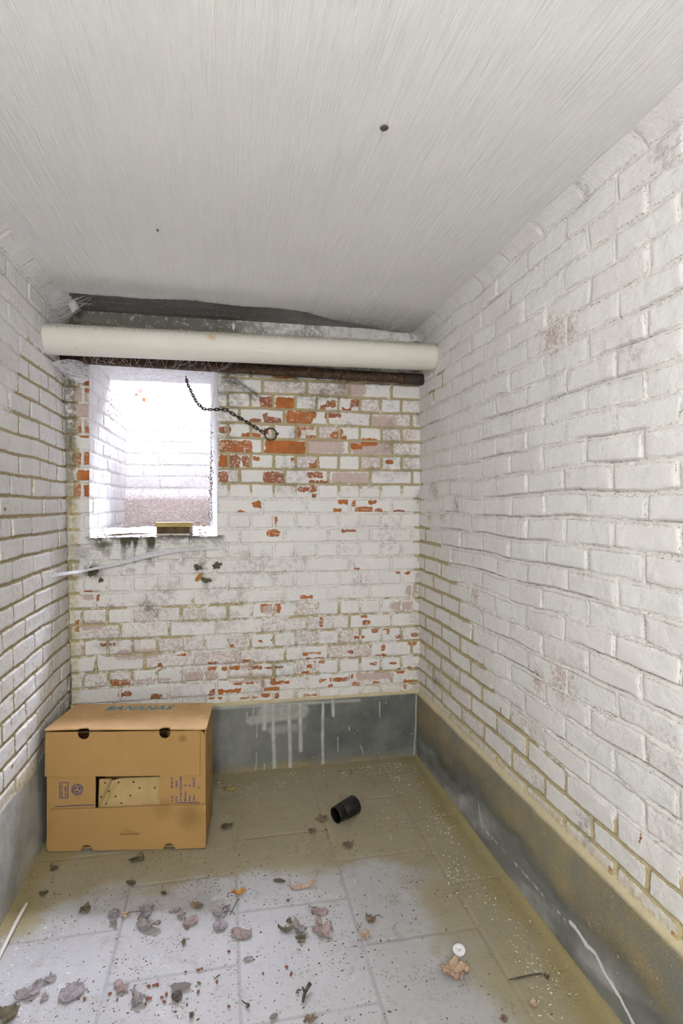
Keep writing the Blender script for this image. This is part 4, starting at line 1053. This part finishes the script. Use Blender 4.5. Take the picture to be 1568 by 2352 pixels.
# on the wall below the window, caught in old web
VT = (math.radians(84), 0, 0)
for px, py, wm, hm, kd, cl, lb, rz in [(457,1325,.055,.032,'oval','orange','tan orange leaf stuck to the wall below the right of the window',50),
     (473,1332,.030,.070,'torn','dark','dark shredded leaf stuck right beside the tan orange leaf on the wall',80),(454,1303,.034,.055,'torn','dark','dark ragged leaf stuck above the tan orange leaf on the wall',70),
     (497,1299,.060,.042,'maple','dark','dark pointed leaf hanging on the wall below the right end of the web strand',20),(213,1313,.055,.06,'torn','dark','dark dirt-covered leaf on the wall below the left end of the web strand',60),
     (232,1332,.028,.030,'torn','dark','small dark leaf stuck on the wall below the dirt-covered leaf',45)]:
    p = at_y(px, py, 2.842)
    o = leaf(0, 0, wm, hm, kd, cl, lb, loc=tuple(p), cup=.15, crump=.3, tilt=(math.radians(90), 0, 0))
    o.rotation_euler = (Matrix.Rotation(math.radians(90), 4, 'X') @ Matrix.Rotation(math.radians(rz), 4, 'Z')).to_euler()
for px, py, wm, cl, lb in [(454,1200,.035,'orange','orange leaf shard right behind the wooden block on the sill'),(467,1206,.026,'orange','small orange shard at the right of the wooden block'),(458,1216,.018,'tan','tiny leaf curl in front of the orange shards on the sill'),
                           (487,1186,.045,'brown','slim brown leaf standing against the right window jamb'),(470,1222,.03,'pink','pinkish leaf scrap on the right front of the sill')]:
    y = 2.90 if py > 1195 else 2.93
    p = at_y(px, py, y); z = max(p[2]-wm*.2, sill_z(y)+.012) if py > 1190 else p[2]
    o = leaf(0, 0, wm, wm*.6 if py > 1190 else wm*.28, 'oval', cl, lb, loc=(min(p[0], -.09), y, z), cup=.5, crump=.4)
    o.rotation_euler = (math.radians(40), math.radians(0 if py > 1190 else 60), math.radians(px*13 % 90))

# ================================================================== OTHER BITS ON THE FLOOR
p = at_z(1054, 2187); o = obj('bottle_cap', lathe([(.0165, 0), (.0185, .001), (.0185, .006), (.017, .0075), (.0001, .008), (.0001, .0)], 36, False), CAPM, None, True)
for v in o.data.vertices: v.co = Vector((v.co.y, v.co.z*1.0, v.co.x))
o.location = (p[0], p[1], .004); o.rotation_euler = (math.radians(14), math.radians(-8), 0)
tag(o, 'white round plastic cap lying behind the large tan leaf', 'cap')
def twig(pts, rads, label, px, py, name='twig', branches=(), mat=None, cat='twig'):
    o0 = Vector(at_z(px, py)); o0.z = 0
    bm = bmesh.new(); conv = lambda L: [Vector((at_z(x, y)[0], at_z(x, y)[1], z))-o0 for x, y, z in L]
    P_ = conv(pts); R_ = list(rads)
    ring_tube(bm, bez(P_, 14), [float(np.interp(i/14, np.linspace(0, 1, len(R_)), R_)) for i in range(15)], 8)
    for b_, r_ in branches: ring_tube(bm, conv(b_), r_, 7)
    o = obj(name, bm, mat or TWIG, None, True); o.location = o0
    return tag(o, label, cat)
twig([(695,2307,.006),(699,2294,.012),(703,2283,.010),(712,2272,.016)], [.0035,.0045,.0045,.0055], 'dark forked twig lying on the front floor in the middle', 700, 2295, branches=[([(700,2290,.011),(696,2282,.013),(694,2279,.014)], [.0035,.003,.0022])])
twig([(679,2286,.004),(683,2280,.006),(687,2276,.004)], [.0012,.002,.001], 'short thin twig beside the forked twig', 683, 2281)
twig([(492,2252,.003),(499,2246,.004),(505,2241,.003)], [.001,.0016,.001], 'thin straight twig on the front floor left of the middle joint', 498, 2247)
twig([(555,2300,.003),(561,2308,.006),(568,2312,.006)], [.001,.0014,.0014], 'curved stalk with a small round bud on the front floor', 562, 2307, 'bud', branches=[([(567,2317,.003),(569,2316,.008),(571,2315,.011)], [.003,.0062,.003])], cat='bud')
twig([(1168,2252,.002),(1195,2249,.005),(1220,2244,.005),(1244,2240,.004)], [.0012,.0022,.0022,.0018], 'long thin dark twig on the damp floor at the right', 1205, 2247)
twig([(527,2104,.003),(545,2072,.0055),(549,2070,.005)], [.001,.0014,.0016], 'thin stalk leaning above the pinkish folded leaf', 540, 2080)
twig([(62,2079,.006),(40,2119,.007),(0,2199,.007),(-60,2320,.007)], [.0055,.006,.006,.006], 'pale thin rod lying along the foot of the left plinth', 20, 2160, 'rod', mat=WOODP, cat='rod')
# bark pieces
def chipbit(px, py, w_, h_, rot, label, m=BARK, name='bark_piece', cat='bark', hgt=.3, curve=.15):
    p = at_z(px, py); t = depth_floor(px, py); ax = w_*t/FPX/2; ay = h_*t/FPX/2/.6
    bm = bmesh.new(); bmesh.ops.create_icosphere(bm, subdivisions=3, radius=1)
    for v in bm.verts:
        c = v.co.copy(); k = 1+.7*float(fbm(np.array(c.x*4+px), np.array(c.y*4+c.z*3+py), 3, 5)-.5)
        v.co = Vector((c.x*ax*k, c.y*ay*k, (c.z+1)*.5*min(ax, ay)*hgt*2*k+curve*ax*c.x*c.x))
    zm = min(v.co.z for v in bm.verts)
    for v in bm.verts: v.co.z -= zm
    o = obj(name, bm, m, None, False); o.location = (p[0], p[1], .0015); o.rotation_euler = (0, 0, math.radians(rot)-YAW)
    return tag(o, label, cat)
chipbit(415,2270,46,13,4,'long flat grey bark piece on the front floor left of the middle', BARK)
chipbit(406,2294,24,17,35,'chunky dark grey bark piece below the long flat bark piece', TWIG)
chipbit(641,2025,12,16,80,'dark round lump left of the pale bent wood strip', LEAFC['dark'], 'dirt_lump', 'lump')
chipbit(422,2168,9,10,0,'small dark pellet in the left middle of the lit floor', LEAFC['dark'], 'dirt_lump', 'lump', .8)
chipbit(300,2032,11,15,70,'dark pellet on the shaded floor before the cardboard box', LEAFC['dark'], 'dirt_lump', 'lump', .7)
chipbit(376,2055,8,9,60,'smaller dark pellet to the right of the pellet before the box', LEAFC['dark'], 'dirt_lump', 'lump', .7)
chipbit(440,2337,10,9,0,'dark pellet near the bottom edge of the floor', LEAFC['dark'], 'dirt_lump', 'lump', .8)
chipbit(457,2261,5,8,60,'small green seed above the long flat bark piece', simple('green_seed', (.10, .11, .05), (.16, .17, .09), 60), 'seed_pod', 'seed', .8)
chipbit(628,2338,22,8,40,'grey bark crumb near the bottom edge, right of the middle joint', BARK)
chipbit(570,2205,22,8,15,'pale grey bent stalk piece below the pinkish folded leaf', LEAFC['lilac'], 'stalk_piece', 'stalk')
# pale bent strip
o0 = Vector(at_z(693, 2034)); bm = bmesh.new(); rows = []
for i, (x, y, z, w2) in enumerate([(664,2032,.014,.006),(668,2040,.006,.008),(680,2041,.005,.008),(700,2039,.006,.007),(714,2035,.010,.007),(724,2029,.016,.008)]):
    q = Vector(at_z(x, y)); q.z = 0; q -= Vector((o0.x, o0.y, 0))
    rows.append([bm.verts.new(q+Vector((0, dy*w2, z+dz))) for dy, dz in ((-1, -.004), (1, -.002), (1, .002), (-1, .001))])
for a, b in zip(rows[:-1], rows[1:]):
    for k in range(4): bm.faces.new((a[k], a[(k+1) % 4], b[(k+1) % 4], b[k]))
bm.faces.new(rows[0][::-1]); bm.faces.new(rows[-1])
o = obj('wood_strip', bm, LEAFC['tan']); o.location = (o0.x, o0.y, 0)
bpy.context.view_layer.update()
tag(o, 'pale bent wood strip lying on the floor below the black sleeve', 'wood strip')
# red seeds
sd = None
for x, y in [(525,2188),(426,2235),(455,2231),(463,2228),(498,2258),(604,2239),(658,2224),(525,2315),(455,2281),(382,2288),(194,2297),(280,2277),(252,2285),(339,2296),(345,2296),(334,2310),(372,2294),(382,2287.5),(377,2304),(269,2299),(360,2264),(342,2268),(661,2070),(352,2266),(668,2241),(429,2134)]:
    if sd is None:
        bm = bmesh.new(); bmesh.ops.create_uvsphere(bm, u_segments=12, v_segments=8, radius=1)
        for v in bm.verts: v.co = Vector((v.co.x*.0058*(1-.25*max(0, v.co.x)), v.co.y*.0034, v.co.z*.0028))
        sd = obj('seed', bm, SEED, None, True); o = sd
        tag(o, 'tiny red-brown seed scattered on the pale lit floor', 'seed', 'red-brown seeds on the lit floor')
    else:
        o = sd.copy(); COL.objects.link(o)
    p = at_z(x, y); o.location = (p[0], p[1], .004); o.rotation_euler = (0, 0, random.uniform(0, 6.28)); k = random.uniform(.8, 1.15); o.scale = (k, k, k)

# ================================================================== LOOSE DIRT (uncountable)
def scatter(name, label, mat, dens, N, smin, smax, flat=.4, long=1.6, extra=None, cat='dirt'):
    pts = RNG.uniform([-.69, 1.15], [.97, 2.835], (N*14, 2))
    keep = RNG.random(len(pts)) < dens(pts[:, 0], pts[:, 1]); pts = pts[keep][:N]
    # keep the box footprint clear
    c, s = math.cos(-ang), math.sin(-ang); rx = (pts[:, 0]-fl[0])*c-(pts[:, 1]-fl[1])*s; ry = (pts[:, 0]-fl[0])*s+(pts[:, 1]-fl[1])*c
    pts = pts[~((rx > -.01) & (rx < BW+.005) & (ry > -.008) & (ry < BD+.01))]
    z0 = .004*(fbm(pts[:, 0]*3, pts[:, 1]*3, 3, 61)-.5)
    P3 = np.column_stack([pts, z0])
    if extra is not None: P3 = np.concatenate([P3, extra])
    n = len(P3); base = np.array([[1, 0, 0], [.2, .7, 0], [-.8, .5, 0], [-.7, -.6, 0], [.4, -.8, 0], [0, 0, 1.]])
    th = RNG.uniform(0, 6.28, n); sz = RNG.uniform(0, 1, n)**4*(smax-smin)+smin
    b = base[None]*(1+1.1*(RNG.random((n, 6, 1))-.5)); b = b*np.stack([RNG.uniform(.8, 1.25, n)*long, RNG.uniform(.5, 1.1, n), np.full(n, flat)], -1)[:, None, :]*sz[:, None, None]/2
    x = b[..., 0]*np.cos(th)[:, None]-b[..., 1]*np.sin(th)[:, None]; y = b[..., 0]*np.sin(th)[:, None]+b[..., 1]*np.cos(th)[:, None]
    V = np.stack([x+P3[:, None, 0], y+P3[:, None, 1], b[..., 2]*1.4+P3[:, None, 2]+.0004], -1).reshape(-1, 3)
    F = []
    tri = [(0, 1, 5), (1, 2, 5), (2, 3, 5), (3, 4, 5), (4, 0, 5)]
    F = (np.array(tri)[None]+np.arange(n)[:, None, None]*6).reshape(-1, 3)
    me = bpy.data.meshes.new(name); me.vertices.add(len(V)); me.vertices.foreach_set('co', V.astype(np.float32).ravel())
    me.loops.add(F.size); me.loops.foreach_set('vertex_index', F.astype(np.int32).ravel()); me.polygons.add(len(F)); me.polygons.foreach_set('loop_start', np.arange(0, F.size, 3, dtype=np.int32)); me.update(calc_edges=True)
    me.materials.append(mat); o = link(bpy.data.objects.new(name, me)); return tag(o, label, cat, None, 'stuff')
cl_ = lambda x, y, s: sst(fbm(x*s, y*s, 4, 91), .42, .72)
scatter('dirt_crumbs', 'loose dark dirt crumbs strewn over the whole floor', CRUMB, lambda x, y: np.clip(.028+.34*cl_(x, y, 5)**2*cl_(x+3, y, 17)*1.6+.55*sst(y, 2.62, 2.80)*cl_(x, y, 9)+.35*np.exp(-((x+.2)**2+(y-1.55)**2)/.15)*cl_(x, y, 8)+.15*np.exp(-((x-.2)**2+(y-1.7)**2)/.1), 0, 1), 9000, .0008, .0065, .5, 1.35)
exb = []
for i in range(260):
    lx, ly = random.uniform(.01, BW-.01), BD-random.random()**1.3*.15
    q = Matrix.Translation(BX.location) @ Matrix.Rotation(ang, 4, 'Z') @ Vector((lx, ly, BH+.0036)); exb.append(tuple(q))
scatter('lime_flakes', 'pale lime and paint flakes scattered mostly along the walls', FLAKE, lambda x, y: np.clip(.0015+.9*np.exp(-((x-.845-.03*np.sin(y*9))/.05)**2)*(.3+cl_(x, y, 7))+.75*sst(y, 2.58, 2.80)*cl_(x, y, 8)+.7*sst(x, -.40, -.60)*sst(y, 1.98, 1.8)*(.3+cl_(x, y, 8))+.10*np.exp(-((x-.75)**2+(y-2.3)**2)/.04), 0, 1), 4200, .001, .0075, .35, 1.5, None, 'flakes')
scatter('lime_flakes', 'pale lime flakes fallen on top of the cardboard box', FLAKE, lambda x, y: x*0, 1, .001, .006, .35, 1.5, np.array(exb), 'flakes')
scatter('sand_grains', 'yellow sand grains spread in the corners of the floor', SANDM, lambda x, y: np.clip(.05*sst(y, 2.0, 2.2)+.6*sst(x, .78, .93)+.6*sst(x, -.45, -.62)*sst(y, 1.85, 2.0)+.5*sst(y, 2.6, 2.8), 0, 1), 3000, .001, .004, .5, 1.2, None, 'sand')
def sill_bits(name, label, mat, N, smin, smax, cat):
    ex = np.column_stack([RNG.uniform(WX0+.02, WX1-.03, N), YB+RNG.random(N)**1.6*.14+.004, np.zeros(N)]); ex[:, 2] = WZ0+.055*(ex[:, 1]-YB)+.004
    return scatter(name, label, mat, lambda x, y: x*0, 1, smin, smax, .6, 2.2, ex, cat)
sill_bits('sill_dirt', 'dark dirt and plant bits on the window sill', CRUMB, 220, .003, .014, 'dirt')


# ================================================================== LIGHT
W = bpy.data.worlds.new('world'); SC.world = W; W.use_nodes = True
bg = W.node_tree.nodes['Background']; bg.inputs[0].default_value = (.84, .87, 1.0, 1); bg.inputs[1].default_value = 1.2
def area(name, loc, rot, sx, sy, power, col, portal=False):
    L = bpy.data.lights.new(name, 'AREA'); L.shape = 'RECTANGLE'; L.size = sx; L.size_y = sy; L.energy = power; L.color = col
    if portal: L.cycles.is_portal = True
    o = bpy.data.objects.new(name, L); o.location = loc; o.rotation_euler = rot; COL.objects.link(o); return o
area('sky_portal', ((WX0+.05)/2, (YW+WY)/2, ZT-.02), (0, 0, 0), .68, .50, 1, (1, 1, 1), True)
sl_ = bpy.data.lights.new('hazy_sun', 'SUN'); sl_.energy = 60; sl_.angle = math.radians(36); sl_.color = (.80, .81, 1.0)
so = bpy.data.objects.new('hazy_sun', sl_); so.location = (0, 6, 6); so.rotation_euler = (-math.radians(90-51), 0, 0); COL.objects.link(so)
area('rear_fill', (.15, YF+.10, 1.0), (math.pi/2+math.radians(28), 0, 0), 1.3, 1.8, 3.5, (1.0, 1.0, 1.0))  # unseen fill panel added behind the camera, tilted up to brighten the ceiling
pl = bpy.data.lights.new('cellar_lamp', 'POINT'); pl.energy = 108; pl.shadow_soft_size = .05; pl.color = (1, .995, .98)
po = bpy.data.objects.new('cellar_lamp', pl); po.location = (-.30, -1.0, 1.80); COL.objects.link(po)

vs = SC.view_settings; vs.view_transform = 'Standard'; vs.look = 'None'; vs.gamma = 1; vs.use_curve_mapping = False; vs.exposure = -0.10
SC.cycles.use_denoising = True; SC.cycles.max_bounces = 6; SC.cycles.diffuse_bounces = 5; SC.cycles.transmission_bounces = 2; SC.cycles.use_adaptive_sampling = True; SC.cycles.adaptive_threshold = .12; SC.cycles.adaptive_min_samples = 16; SC.cycles.sample_clamp_indirect = 8
